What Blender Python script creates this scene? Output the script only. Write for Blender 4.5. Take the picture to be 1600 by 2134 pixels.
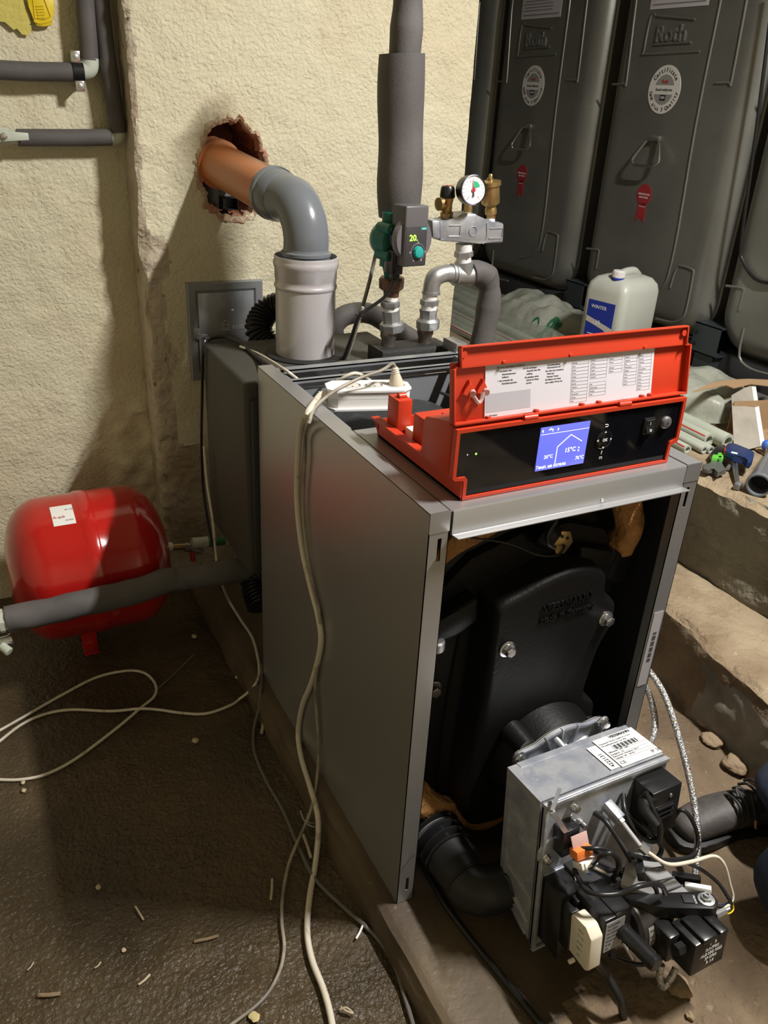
import bpy, bmesh, math, random
from mathutils import Vector, Matrix, noise
for o in list(bpy.data.objects): bpy.data.objects.remove(o)
C = bpy.context.scene.collection
V = Vector; R = math.radians
random.seed(7)
# ---------------------------------------------------------------- camera, light, exposure
F = 1705.0
YAW, PITCH, ROLL = R(28.50), R(26.97), R(3.33)
CP = V((-0.58046, -0.92323, 1.41800))
fwd = V((math.sin(YAW)*math.cos(PITCH), math.cos(YAW)*math.cos(PITCH), -math.sin(PITCH)))
rt0 = V((math.cos(YAW), -math.sin(YAW), 0)); up0 = rt0.cross(fwd)
CR = rt0*math.cos(ROLL) + up0*math.sin(ROLL); CU = -rt0*math.sin(ROLL) + up0*math.cos(ROLL)
cam = bpy.data.cameras.new('camera'); co = bpy.data.objects.new('camera', cam); C.objects.link(co)
cam.sensor_fit = 'HORIZONTAL'; cam.sensor_width = 36; cam.lens = 36*F/1600; cam.clip_start = .02
m = Matrix.Identity(4)
for i in range(3): m[i][0] = CR[i]; m[i][1] = CU[i]; m[i][2] = -fwd[i]; m[i][3] = CP[i]
co.matrix_world = m; bpy.context.scene.camera = co
sc = bpy.context.scene
sc.view_settings.view_transform = 'Standard'; sc.view_settings.look = 'None'
sc.view_settings.gamma = 1; sc.view_settings.use_curve_mapping = False; sc.view_settings.exposure = 0.0
w = bpy.data.worlds.new('world'); sc.world = w; w.use_nodes = True
w.node_tree.nodes['Background'].inputs[0].default_value = (.9, .85, .75, 1); w.node_tree.nodes['Background'].inputs[1].default_value = .03
def lamp(n, loc, power, rad, col):
    l = bpy.data.lights.new(n, 'POINT'); l.energy = power; l.shadow_soft_size = rad; l.color = col
    o = bpy.data.objects.new(n, l); o.location = loc; C.objects.link(o); return o
al_ = bpy.data.lights.new('ceiling_tube', 'AREA'); al_.shape = 'RECTANGLE'; al_.size = .05; al_.size_y = .45; al_.energy = 118; al_.color = (1, .965, .91)
alo = bpy.data.objects.new('ceiling_tube', al_); alo.location = (1.17, -.50, 2.69); alo.rotation_euler = (0, R(18), 0); C.objects.link(alo)
# ---------------------------------------------------------------- helpers
def at(px, py, ax, v):
    """3D point seen at photo pixel (px,py) on the plane where world axis ax equals v"""
    d = fwd + CR*((px-800)/F) - CU*((py-1067)/F); i = 'xyz'.index(ax)
    return CP + d*((v-CP[i])/d[i])
def wr(px, P): return px*((V(P)-CP).dot(fwd))/F           # pixel length at P in metres
def lnk(n, me, mt):
    if mt and not me.materials: me.materials.append(mt)
    o = bpy.data.objects.new(n, me); C.objects.link(o); return o
WL = {}
def setp(o, parent, loc):
    o.location = loc; WL[o.name] = V(loc)
    if parent: o.parent = parent; o.matrix_parent_inverse = Matrix.Translation(-WL[parent.name])
def tag(o, label=None, cat=None, group=None, kind=None):
    if label: o['label'] = label
    if cat: o['category'] = cat
    if group: o['group'] = group
    if kind: o['kind'] = kind
    return o
def E(n, loc, label, cat, group=None):
    o = bpy.data.objects.new(n, None); C.objects.link(o); o.empty_display_size = .05
    setp(o, None, V(loc)); return tag(o, label, cat, group)
def crm(pts, res):
    P = [V(p) for p in pts]
    if len(P) < 3 or res < 2: return P
    P = [P[0]*2-P[1]] + P + [P[-1]*2-P[-2]]; out = []
    for i in range(1, len(P)-2):
        a, b, c, d = P[i-1:i+3]
        for k in range(res):
            t = k/res
            out.append(.5*((2*b)+(c-a)*t+(2*a-5*b+4*c-d)*t*t+(3*b-a-3*c+d)*t**3))
    return out+[P[-2]]
class MB:
    def __init__(s, T=None): s.bm = bmesh.new(); s.T = T
    def box(s, c, d, r=None, bev=0, seg=2, taper=None):
        M = Matrix.Translation(V(c)) @ (r if r else Matrix()) @ Matrix.Diagonal((d[0], d[1], d[2], 1))
        g = bmesh.ops.create_cube(s.bm, size=1, matrix=M)['verts']
        if bev:
            es = list({e for v in g for e in v.link_edges})
            bmesh.ops.bevel(s.bm, geom=es, offset=min(bev, min(d)*.49), segments=seg, profile=.5, affect='EDGES')
        return s
    def bx(s, x0, x1, y0, y1, z0, z1, bev=0, seg=2):
        return s.box(((x0+x1)/2, (y0+y1)/2, (z0+z1)/2), (abs(x1-x0), abs(y1-y0), abs(z1-z0)), None, bev, seg)
    def rings(s, rs, cap0=True, cap1=True, close=True):
        vs = [[s.bm.verts.new(p) for p in r] for r in rs]; n = len(vs[0])
        for a, b in zip(vs, vs[1:]):
            for i in range(n if close else n-1):
                j = (i+1) % n
                try: s.bm.faces.new((a[i], a[j], b[j], b[i]))
                except ValueError: pass
        if cap0: s.bm.faces.new(vs[0][::-1])
        if cap1: s.bm.faces.new(vs[-1])
        return s
    def lathe(s, prof, o, ax, seg=28, cap=True):
        ax = V(ax).normalized(); q = V((0, 0, 1)).rotation_difference(ax); u = q @ V((1, 0, 0)); v = q @ V((0, 1, 0)); o = V(o)
        return s.rings([[o+ax*h+(u*math.cos(t)+v*math.sin(t))*max(r, 1e-5) for t in [2*math.pi*(k+.5)/seg for k in range(seg)]] for r, h in prof], cap, cap)
    def cyl(s, a, b, r, r2=None, seg=24, bev=0):
        a, b = V(a), V(b); L = (b-a).length; r2 = r if r2 is None else r2
        p = [(r, 0), (r2, L)]
        if bev: p = [(r-bev, 0), (r, bev), (r2, L-bev), (r2-bev, L)]
        return s.lathe(p, a, b-a, seg)
    def tube(s, pts, r, seg=10, res=6, cap=True):
        P = crm(pts, res); n = len(P)
        if isinstance(r, (list, tuple)):
            k = len(r)-1; rr = [r[min(int(i/(n-1)*k), k-1)]*(1-(i/(n-1)*k-min(int(i/(n-1)*k), k-1)))+r[min(int(i/(n-1)*k), k-1)+1]*(i/(n-1)*k-min(int(i/(n-1)*k), k-1)) for i in range(n)]
        else: rr = [r]*n
        T = [(P[min(i+1, n-1)]-P[max(i-1, 0)]).normalized() for i in range(n)]
        u = T[0].orthogonal().normalized(); rs = []
        for i in range(n):
            u = (u-T[i]*u.dot(T[i]));
            if u.length < 1e-6: u = T[i].orthogonal()
            u.normalize(); v = T[i].cross(u)
            rs.append([P[i]+(u*math.cos(2*math.pi*k/seg)+v*math.sin(2*math.pi*k/seg))*rr[i] for k in range(seg)])
        return s.rings(rs, cap, cap)
    def corr(s, pts, r, amp, pitch, seg=24, res=14):
        """corrugated hose"""
        P = crm(pts, res); L = [0]
        for a, b in zip(P, P[1:]): L.append(L[-1]+(b-a).length)
        n = int(L[-1]/pitch*6); Q = []; rr = []
        for i in range(n+1):
            t = L[-1]*i/n; k = max(j for j in range(len(L)) if L[j] <= t+1e-9); k = min(k, len(P)-2)
            f = (t-L[k])/(L[k+1]-L[k]+1e-9); Q.append(P[k].lerp(P[k+1], f))
            rr.append(r+amp*(1 if i % 6 in (0, 1) else (-1 if i % 6 in (3, 4) else 0)))
        return s.tube(Q, rr, seg, 1)
    def prism(s, poly, vec, bev=0):
        vec = V(vec); a = [s.bm.verts.new(V(p)) for p in poly]; b = [s.bm.verts.new(V(p)+vec) for p in poly]; n = len(a)
        fs = [s.bm.faces.new(a[::-1]), s.bm.faces.new(b)]+[s.bm.faces.new((a[i], a[(i+1) % n], b[(i+1) % n], b[i])) for i in range(n)]
        if bev:
            es = list({e for f in fs for e in f.edges})
            bmesh.ops.bevel(s.bm, geom=es, offset=bev, segments=2, profile=.5, affect='EDGES')
        return s
    def sph(s, c, r, sc_=(1, 1, 1), rot=None, seg=20):
        M = Matrix.Translation(V(c)) @ (rot if rot else Matrix()) @ Matrix.Diagonal((*sc_, 1))
        bmesh.ops.create_uvsphere(s.bm, u_segments=seg, v_segments=seg//2+2, radius=r, matrix=M); return s
    def text(s, t, size, o, xd, yd, ext=.0004, align='LEFT', bold=0):
        cu = bpy.data.curves.new('t', 'FONT'); cu.body = t; cu.size = size; cu.extrude = ext; cu.align_x = align; cu.align_y = 'CENTER'; cu.offset = bold; cu.resolution_u = 2
        ob = bpy.data.objects.new('t', cu); C.objects.link(ob); bpy.context.view_layer.update()
        me = bpy.data.meshes.new_from_object(ob.evaluated_get(bpy.context.evaluated_depsgraph_get()))
        xd = V(xd).normalized(); yd = V(yd); yd = (yd-xd*yd.dot(xd)).normalized(); zd = xd.cross(yd); M = Matrix.Identity(4)
        for i in range(3): M[i][0] = xd[i]; M[i][1] = yd[i]; M[i][2] = zd[i]; M[i][3] = V(o)[i]
        me.transform(M); s.bm.from_mesh(me); bpy.data.objects.remove(ob); bpy.data.curves.remove(cu); bpy.data.meshes.remove(me); return s
    def disp(s, fn):
        for v in s.bm.verts: v.co = fn(v.co.copy())
        return s
    def build(s, n, mt, parent=None, sharp=38, label=None, cat=None, group=None, kind=None):
        if s.T is not None: bmesh.ops.transform(s.bm, matrix=s.T, verts=s.bm.verts)
        bmesh.ops.recalc_face_normals(s.bm, faces=s.bm.faces)
        vs = s.bm.verts; lo = V([min(v.co[i] for v in vs) for i in range(3)]); hi = V([max(v.co[i] for v in vs) for i in range(3)]); c = (lo+hi)/2
        bmesh.ops.translate(s.bm, vec=-c, verts=s.bm.verts)
        me = bpy.data.meshes.new(n); s.bm.to_mesh(me); s.bm.free()
        for p in me.polygons: p.use_smooth = True
        me.set_sharp_from_angle(angle=R(sharp))
        o = lnk(n, me, mt); setp(o, parent, c); return tag(o, label, cat, group, kind)
def dup(root, off):
    def cp(o, par):
        c = o.copy(); C.objects.link(c)
        if par is not None: c.parent = par; c.matrix_parent_inverse = Matrix.Translation(-WL[par.name])
        else: c.location = o.location+V(off)
        WL[c.name] = WL[o.name]+V(off)
        if par is not None: c.location = WL[c.name]
        for ch in list(o.children): cp(ch, c)
        return c
    return cp(root, None)
# ---------------------------------------------------------------- materials
def mat(n, col, rough=.5, metal=0, bump=None, var=None, em=None, coat=0, alpha=1, trans=0, rvar=0, spec=.5, bump2=None, ior=1.45):
    """bump/bump2=(scale, strength, distance); var=(scale, colour, lo, hi) noise-mixed second colour"""
    mt = bpy.data.materials.new(n); mt.use_nodes = True; nt = mt.node_tree; N = nt.nodes; L = nt.links
    b = N['Principled BSDF']; b.inputs['Base Color'].default_value = (*col, 1); b.inputs['Roughness'].default_value = rough
    b.inputs['Metallic'].default_value = metal; b.inputs['Coat Weight'].default_value = coat; b.inputs['Alpha'].default_value = alpha
    b.inputs['Transmission Weight'].default_value = trans; b.inputs['Specular IOR Level'].default_value = spec; b.inputs['IOR'].default_value = ior
    b.inputs['Coat Roughness'].default_value = .08
    tc = N.new('ShaderNodeTexCoord')
    def nz(scale, det=4, dist=0):
        x = N.new('ShaderNodeTexNoise'); x.inputs['Scale'].default_value = scale; x.inputs['Detail'].default_value = det; x.inputs['Distortion'].default_value = dist
        L.new(tc.outputs['Object'], x.inputs['Vector']); return x
    if var:
        vs = var if isinstance(var, list) else [var]; last = None
        for v in vs:
            x = nz(v[0], 6, .3); r_ = N.new('ShaderNodeMapRange'); r_.inputs[1].default_value = v[2]; r_.inputs[2].default_value = v[3]
            L.new(x.outputs[0], r_.inputs[0]); mx = N.new('ShaderNodeMix'); mx.data_type = 'RGBA'
            L.new(r_.outputs[0], mx.inputs[0]); mx.inputs[7].default_value = (*v[1], 1)
            if last: L.new(last, mx.inputs[6])
            else: mx.inputs[6].default_value = (*col, 1)
            last = mx.outputs[2]
        L.new(last, b.inputs['Base Color'])
    if rvar:
        x = nz(rvar[0]); r_ = N.new('ShaderNodeMapRange'); r_.inputs[1].default_value = .35; r_.inputs[2].default_value = .65; r_.inputs[3].default_value = rvar[1]; r_.inputs[4].default_value = rvar[2]
        L.new(x.outputs[0], r_.inputs[0]); L.new(r_.outputs[0], b.inputs['Roughness'])
    prev = None
    for bp in (bump, bump2):
        if bp:
            x = nz(bp[0], 5, .4); k = N.new('ShaderNodeBump'); k.inputs['Strength'].default_value = bp[1]; k.inputs['Distance'].default_value = bp[2]
            L.new(x.outputs[0], k.inputs['Height'])
            if prev: L.new(prev, k.inputs['Normal'])
            prev = k.outputs[0]
    if prev: L.new(prev, b.inputs['Normal'])
    if em: b.inputs['Emission Color'].default_value = (*em[0], 1); b.inputs['Emission Strength'].default_value = em[1]
    return mt
plaster = mat('plaster', (.64, .60, .44), .75, bump=(105, .9, .0055), bump2=(26, .7, .007), var=[(3, (.60, .52, .36), .45, .8), (22, (.5, .42, .28), .66, .8)])
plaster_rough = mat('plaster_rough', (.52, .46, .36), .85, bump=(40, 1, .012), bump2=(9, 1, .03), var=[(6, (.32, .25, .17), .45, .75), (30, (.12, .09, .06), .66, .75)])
brick = mat('brick', (.42, .15, .08), .9, bump=(60, 1, .01), var=(18, (.16, .06, .04), .4, .7))
darkfloor = mat('wet_concrete', (.085, .060, .032), .35, bump=(110, 1, .006), bump2=(24, .7, .012), var=[(2.2, (.034, .023, .012), .4, .65), (60, (.15, .11, .065), .66, .8)], rvar=(4, .12, .5))
slabm = mat('slab_concrete', (.115, .085, .052), .6, bump=(70, .4, .004), var=[(4, (.06, .042, .028), .4, .7), (50, (.16, .12, .08), .66, .8)], rvar=(6, .4, .8))
brownconc = mat('brown_concrete', (.20, .145, .09), .85, bump=(60, .9, .008), bump2=(12, .8, .02), var=[(5, (.11, .075, .045), .4, .7), (45, (.30, .24, .16), .64, .8)])
sand = mat('sandy_concrete', (.33, .26, .17), .9, bump=(60, .9, .008), bump2=(14, .8, .02), var=[(7, (.20, .14, .085), .42, .72), (60, (.42, .34, .24), .62, .8)])
oldconc = mat('stained_concrete', (.24, .22, .165), .9, bump=(34, 1, .016), bump2=(9, 1, .04), var=[(3.5, (.11, .09, .065), .45, .7), (25, (.30, .27, .21), .62, .8)])
greyplaster = mat('grey_plaster', (.24, .215, .175), .8, bump=(30, .5, .006), var=(8, (.10, .09, .07), .4, .75))
casing = mat('silver_paint', (.43, .43, .435), .34, .72, bump=(500, .05, .0005))
casing_in = mat('zinc_sheet', (.36, .38, .41), .38, .55)
foam = mat('foam_insulation', (.085, .078, .078), .72, bump=(180, .25, .002), var=(9, (.12, .11, .108), .4, .8))
epp = mat('speckled_insulation', (.028, .028, .027), .6, bump=(250, .6, .002), var=(220, (.09, .09, .085), .6, .75))
boxm = mat('fibre_board_black', (.052, .049, .042), .62, bump=(200, .3, .002), var=(150, (.07, .068, .062), .55, .75))
hosem = mat('glossy_rubber', (.014, .014, .015), .16, spec=.8)
castm = mat('black_cast_iron', (.005, .005, .0055), .45, bump=(150, .4, .0015), bump2=(22, .15, .003), spec=.28)
blackp = mat('black_plastic', (.012, .012, .013), .3)
blackm = mat('matt_black', (.015, .015, .016), .65)
cable_b = mat('black_cable', (.014, .014, .015), .35)
cable_g = mat('grey_cable', (.12, .11, .10), .45)
cable_w = mat('white_cable', (.62, .57, .48), .42, var=(28, (.25, .2, .14), .6, .75))
cable_be = mat('beige_cable', (.58, .52, .40), .4)
red = mat('red_plastic', (.50, .040, .014), .38, bump=(400, .05, .0005))
redtank = mat('red_enamel', (.46, .012, .010), .16, coat=.5, var=(3, (.38, .012, .01), .4, .7))
gloss = mat('black_gloss', (.004, .004, .006), .05, var=(9, (.02, .018, .016), .62, .8))
pvc = mat('grey_pvc', (.155, .17, .19), .25, bump=(120, .03, .001))
orange = mat('orange_pipe', (.52, .17, .055), .38, var=[(7, (.42, .20, .10), .4, .7)])
silver = mat('silver_lacquer', (.52, .50, .52), .3, .25, bump=(300, .03, .0005))
alu = mat('cast_aluminium', (.50, .515, .55), .42, .62, bump=(120, .25, .001), var=[(26, (.36, .385, .45), .42, .65), (90, (.62, .63, .65), .6, .8)])
galv = mat('galvanised_fitting', (.42, .43, .44), .42, .8, bump=(150, .3, .001), var=(30, (.6, .6, .6), .5, .8))
tape = mat('thread_tape', (.75, .75, .74), .6, bump=(200, .5, .001))
copperish = mat('worn_bronze', (.17, .10, .065), .45, .7, var=(40, (.07, .05, .04), .45, .7))
steelpipe = mat('bare_steel', (.22, .20, .18), .4, .8, var=(30, (.16, .10, .07), .5, .7))
brass = mat('brass', (.50, .35, .15), .35, .85, var=(30, (.36, .25, .11), .45, .7))
green = mat('green_paint', (.010, .135, .10), .4)
teal = mat('teal_plastic', (.02, .33, .31), .4)
greyp = mat('grey_plastic', (.10, .095, .10), .4)
pumpface = mat('dark_grey_face', (.045, .042, .045), .4)
pumpring = mat('pump_ring', (.20, .19, .21), .35, .4)
chrome = mat('zinc_bolt', (.62, .62, .62), .22, .95)
paper = mat('paper', (.60, .585, .64), .6)
ink = mat('ink', (.03, .03, .035), .6)
inkg = mat('pale_ink', (.26, .25, .27), .6)
whitep = mat('white_plastic', (.80, .79, .77), .35)
ivory = mat('ivory_plastic', (.72, .67, .55), .4)
ppr = mat('grey_green_pipe', (.46, .50, .43), .4, var=(6, (.40, .43, .36), .4, .7))
pprw = mat('pale_fitting', (.50, .54, .47), .35)
stripe = mat('red_stripe', (.5, .03, .03), .5)
steeltank = mat('tank_steel', (.235, .235, .215), .36, .45, bump=(8, .06, .01), var=[(5, (.19, .19, .175), .4, .7), (120, (.28, .28, .26), .6, .8)])
tankdark = mat('tank_side_steel', (.07, .072, .08), .55, .5)
bracketm = mat('blue_grey_steel', (.075, .09, .10), .45, .6)
hdpe = mat('milky_plastic', (.62, .64, .58), .35, trans=.15, var=(5, (.56, .58, .52), .4, .7))
bluelab = mat('blue_label', (.02, .04, .33), .4)
wrapm = mat('hazy_plastic', (.42, .44, .37), .32, alpha=.42, bump=(9, .5, .02), var=(9, (.33, .35, .29), .4, .7))
card = mat('cardboard', (.38, .25, .14), .8, bump=(120, .15, .002))
cardg = mat('grey_cardboard', (.36, .33, .28), .75, bump=(60, .3, .003), var=(14, (.28, .26, .22), .4, .7))
wool = mat('mineral_wool', (.42, .21, .07), .95, bump=(70, 1, .012), var=(16, (.26, .11, .035), .4, .7))
blanket = mat('grey_blanket', (.035, .037, .04), .5, bump=(18, .5, .008), var=(30, (.07, .072, .075), .55, .8))
jeans = mat('dark_denim', (.022, .032, .058), .85, bump=(250, .4, .001), var=(30, (.034, .045, .07), .45, .7))
leather = mat('worn_leather', (.055, .048, .045), .55, bump=(40, .5, .003), var=(18, (.10, .09, .085), .45, .7))
rubber = mat('black_rubber', (.01, .01, .01), .5)
blue = mat('navy_plastic', (.015, .035, .12), .4)
lime = mat('lime_plastic', (.12, .5, .06), .45)
yellow = mat('yellow_plastic', (.70, .52, .02), .4)
yelstain = mat('yellow_stain', (.55, .48, .12), .8, bump=(55, .7, .006))
skin = mat('skin', (.45, .27, .19), .6)
screen = mat('lit_screen', (.05, .05, .3), .3, em=((.16, .19, .88), .95))
screenw = mat('lit_white', (.8, .8, .8), .3, em=((.85, .9, 1), 1.1))
ledg = mat('green_led', (.1, .8, .1), .3, em=((.25, 1, .08), 3))
icon = mat('white_print', (.8, .8, .8), .5)
orangep = mat('orange_plastic', (.85, .22, .05), .4)
glassc = mat('clear_plastic', (.9, .75, .75), .15, trans=.6)
stone = mat('stone', (.26, .19, .12), .9, bump=(60, .8, .006))
beigebit = mat('beige_debris', (.5, .42, .3), .7)
def braid(n):
    mt = mat(n, (.5, .5, .5), .35, .7); nt = mt.node_tree; N = nt.nodes; b = N['Principled BSDF']; tc = N.new('ShaderNodeTexCoord')
    v = N.new('ShaderNodeTexVoronoi'); v.inputs['Scale'].default_value = 330; nt.links.new(tc.outputs['Object'], v.inputs['Vector'])
    r_ = N.new('ShaderNodeValToRGB'); e = r_.color_ramp.elements; e[0].position = 0; e[0].color = (.10, .10, .11, 1); e[1].position = .55; e[1].color = (.6, .6, .6, 1)
    nt.links.new(v.outputs['Color'], r_.inputs[0])
    n2 = N.new('ShaderNodeTexNoise'); n2.inputs['Scale'].default_value = 150; nt.links.new(tc.outputs['Object'], n2.inputs['Vector'])
    r2 = N.new('ShaderNodeValToRGB'); c2 = r2.color_ramp; c2.interpolation = 'CONSTANT'; c2.elements[0].color = (1, 1, 1, 1); c2.elements[1].position = .66; c2.elements[1].color = (.7, .6, .1, 1)
    c3 = c2.elements.new(.33); c3.color = (1, 1, 1, 1); c2.elements[0].color = (.5, .05, .05, 1)
    nt.links.new(n2.outputs[0], r2.inputs[0]); mx = N.new('ShaderNodeMix'); mx.data_type = 'RGBA'; mx.blend_type = 'MULTIPLY'; mx.inputs[0].default_value = .9
    nt.links.new(r_.outputs[0], mx.inputs[6]); nt.links.new(r2.outputs[0], mx.inputs[7]); nt.links.new(mx.outputs[2], b.inputs['Base Color'])
    k = N.new('ShaderNodeBump'); k.inputs['Strength'].default_value = .8; k.inputs['Distance'].default_value = .002; nt.links.new(v.outputs['Distance'], k.inputs['Height']); nt.links.new(k.outputs[0], b.inputs['Normal'])
    return mt
braidm = braid('braided_steel')
X_, Y_, Z_ = V((1, 0, 0)), V((0, 1, 0)), V((0, 0, 1))
def nv(p, s=1.0): return noise.noise(V(p)*s)
def rz(a): return Matrix.Rotation(a, 4, 'Z')
# ================================================================ THE ROOM
YW = 1.40      # face of the chimney breast
YB = 1.53      # recessed wall left of it
def grid(nx, nz, fn):
    bm = MB(); vs = [[bm.bm.verts.new(fn(i/nx, j/nz)) for i in range(nx+1)] for j in range(nz+1)]
    for j in range(nz):
        for i in range(nx): bm.bm.faces.new((vs[j][i], vs[j][i+1], vs[j+1][i+1], vs[j+1][i]))
    return bm
def S(n, b, mt, **k): return b.build(n, mt, kind='structure', **k)
# floor on the left (lower, wet), noise relief
def ff(u, v):
    x = -2.2+u*3.3; y = -2.6+v*4.4; return V((x, y, -.062+.006*nv((x*3, y*3, 0))+.0025*nv((x*14, y*14, 3))))
S('floor', grid(150, 200, ff), darkfloor)
# raised slab under the boiler, running right to the ledge
def slab():
    prof = [(-.052, -.09), (-.046, -.03), (-.034, -.006), (-.02, 0), (.1, 0), (.3, 0), (.5, 0), (.7, 0), (.85, 0), (1.02, 0), (1.3, 0)]
    def f(u, v):
        y = -2.6+v*4.3; k = u*(len(prof)-1); i = min(int(k), len(prof)-2); t = k-i
        x = prof[i][0]*(1-t)+prof[i+1][0]*t; z = prof[i][1]*(1-t)+prof[i+1][1]*t
        edge = 1 if x < 0 else 0
        out = max(0, min(1, (x-.62)/.25))
        return V((x+edge*(.008*nv((0, y*9, z*20))), y, z+out*.012*nv((x*7, y*7, 0))+.002*nv((x*20, y*20, 2))-(.0015 if not edge else 0)))
    return grid(80, 200, f)
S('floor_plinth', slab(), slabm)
def xb(y): return 0.955+.13*y+.02*nv((0, y*5, 0))
def ledge():
    def f(u, v):
        y = -2.6+v*6.4; x0 = xb(y) if y < 1.2 else xb(1.2)
        P = [(x0-.005, -.03), (x0, .10), (x0+.01, .195), (x0+.03, .207), (1.12, .205), (1.25, .20)]
        k = u*(len(P)-1); i = min(int(k), len(P)-2); t = k-i
        x = P[i][0]*(1-t)+P[i+1][0]*t; z = P[i][1]*(1-t)+P[i+1][1]*t
        a = .02 if i < 3 else .006
        d = nv((x*9, y*9, z*9)); d2 = nv((x*28, y*28, z*28))
        n_ = V((-1, 0, .2)) if i < 3 else V((0, 0, 1))
        return V((x, y, z))+n_*(a*d+a*.5*d2)
    return grid(70, 420, f)
S('floor_ledge', ledge(), sand)
def plat():
    def f(u, v):
        y = -2.6+v*7.0
        P = [(1.262, .15), (1.258, .3), (1.25, .42), (1.245, .475), (1.27, .488), (1.5, .487), (2.2, .487), (3.2, .487)]
        k = u*(len(P)-1); i = min(int(k), len(P)-2); t = k-i
        x = P[i][0]*(1-t)+P[i+1][0]*t; z = P[i][1]*(1-t)+P[i+1][1]*t
        d = nv((x*5, y*3, z*9)); d2 = nv((x*20, y*14, z*26))
        if i < 4: return V((x-.016*d-.007*d2, y, z-.012*abs(nv((0, y*14, 0)))*(1 if i >= 2 else 0)))
        return V((x, y, z+.005*d2))
    return grid(84, 420, f)
o = S('floor_platform', plat(), oldconc)
# sandy cement screed lying on the platform
o.data.materials.append(sand)
for p in o.data.polygons:
    c = p.center+o.location
    if p.normal.z > .5 and c.z > .47: p.material_index = 1
# flaked plaster skin on the ledge face
def skinf():
    pts = [(1424, 1430), (1450, 1412), (1490, 1420), (1520, 1440), (1522, 1460), (1545, 1478), (1590, 1500), (1640, 1530), (1640, 1640), (1600, 1590), (1560, 1575), (1520, 1545), (1490, 1540), (1475, 1510), (1460, 1480), (1446, 1455)]
    b = MB(); poly = []
    for x, y in pts:
        p = at(x, y, 'x', .94); q = V((xb(p.y)-.012, p.y, min(p.z, .178+.006*nv((0, p.y*30, 0))))); poly.append(q)
    b.prism(poly, (.03, 0, 0)); return b
lo_ = bpy.data.objects['floor_ledge']; lo_.data.materials.append(greyplaster); lo_.data.materials.append(brownconc)
for p in lo_.data.polygons:
    c = p.center+lo_.location
    if p.normal.x < -.45 and c.z < .197: p.material_index = 1 if (c.y < .17+.06*nv((c.z*14, c.y*10, 5)) and c.z < .165+.03*nv((c.y*12, 3, 0)) and c.z > .012+.02*nv((c.y*9, 8, 0))) else 2
# recessed back wall, left
def bw(u, v):
    x = -2.4+u*2.32; z = -.1+v*3.03
    low = max(0, min(1, (.62-z)/.1))*max(0, min(1, (x+.24)/.05))
    return V((x, YB-.006*nv((x*3, z*3, 5))-.004*nv((x*15, z*15, 5))-low*(.015+.03*abs(nv((x*16, z*16, 1)))), z))
S('wall_back', grid(190, 210, bw), plaster)
# chimney breast with the broken hole
HX, HZ = .155, 1.215
def hr(t):
    return (1/math.sqrt((math.cos(t)/.093)**2+(math.sin(t)/.123)**2))*(1+.10*nv((math.cos(t)*3.3, math.sin(t)*3.3, 0))+.07*nv((math.cos(t)*9, math.sin(t)*9, 4)))
def breast():
    b = MB(); nx, nz = 132, 330; x0, x1, z0, z1 = -.104, .895, -.1, 2.93; vs = {}; bm = b.bm
    xs = [x0+(x1-x0)*i/nx for i in range(nx+1)]; zs = [z0+(z1-z0)*j/nz for j in range(nz+1)]
    def inside(x, z):
        d = math.hypot(x-HX, z-HZ); return d < hr(math.atan2(z-HZ, x-HX))
    def fy(x, z):
        e = max(0, 1-(x-x0)/.014); r_ = .007*e*e
        rg = max(0, 1-(x-x0)/.07)*(1 if z < 1.1 else .35)
        return YW-.005*nv((x*4, z*4, 9))-.003*nv((x*16, z*16, 2))+r_+rg*.011*nv((x*24, z*24, 7))
    for j, z in enumerate(zs):
        for i, x in enumerate(xs):
            X, Z = x, z; d = math.hypot(x-HX, z-HZ); t = math.atan2(z-HZ, x-HX); h = hr(t)
            if abs(d-h) < .0062: X = HX+h*math.cos(t); Z = HZ+h*math.sin(t)
            if i == 0: X = x+.012*math.exp(-((z-.86)/.09)**2)-.010*math.exp(-((z-1.02)/.08)**2)+.006*nv((0, z*11, 3))+.004*nv((0, z*37, 3))
            y = fy(x, z)
            if abs(d-h) < .02: y += .004*nv((x*60, z*60, 1))
            vs[i, j] = bm.verts.new((X, y, Z))
    for j in range(nz):
        for i in range(nx):
            cx, cz = (xs[i]+xs[i+1])/2, (zs[j]+zs[j+1])/2
            if not inside(cx, cz): bm.faces.new((vs[i, j], vs[i+1, j], vs[i+1, j+1], vs[i, j+1]))
    for e, sx in ((0, 1), (nx, -1)):           # returns of the breast
        cols = [[vs[e, j] for j in range(nz+1)]]
        for k in range(1, 9 if e == 0 else 4):
            yy = YW+.02*k if e == 0 else YW+.3*k
            cols.append([bm.verts.new((xs[e]+.004*nv((k*.4, z*14, 8))*sx+.003*nv((k, z*40, 8)), yy, z)) for z in zs])
        for a, c in zip(cols, cols[1:]):
            for j in range(nz): bm.faces.new((a[j], a[j+1], c[j+1], c[j]))
    bmesh.ops.delete(bm, geom=[v for v in bm.verts if not v.link_faces], context='VERTS')
    return b
S('wall_chimney', breast(), plaster)
hb = MB(); rs = []
for k in range(12):
    y = YW+.003+k*.022
    rs.append([V((HX+(hr(t)*(1.0-.05*k/12)+.003+.012*nv((math.cos(t)*7, math.sin(t)*7, y*20)))*math.cos(t), y, HZ+(hr(t)+.003+.012*nv((math.cos(t)*7, math.sin(t)*7, y*20)))*math.sin(t))) for t in [2*math.pi*i/72 for i in range(72)]])
hb.rings(rs, False, True)
S('wall_chimney_hole', hb, brick)
rb_ = MB(); T_ = [2*math.pi*i/160 for i in range(160)]
def rim(g, y): return [V((HX+(hr(t)+g(t))*math.cos(t), YW-.0035*nv((HX+.1*math.cos(t)*4, 2, 9))+y(t), HZ+(hr(t)+g(t))*math.sin(t))) for t in T_]
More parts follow.
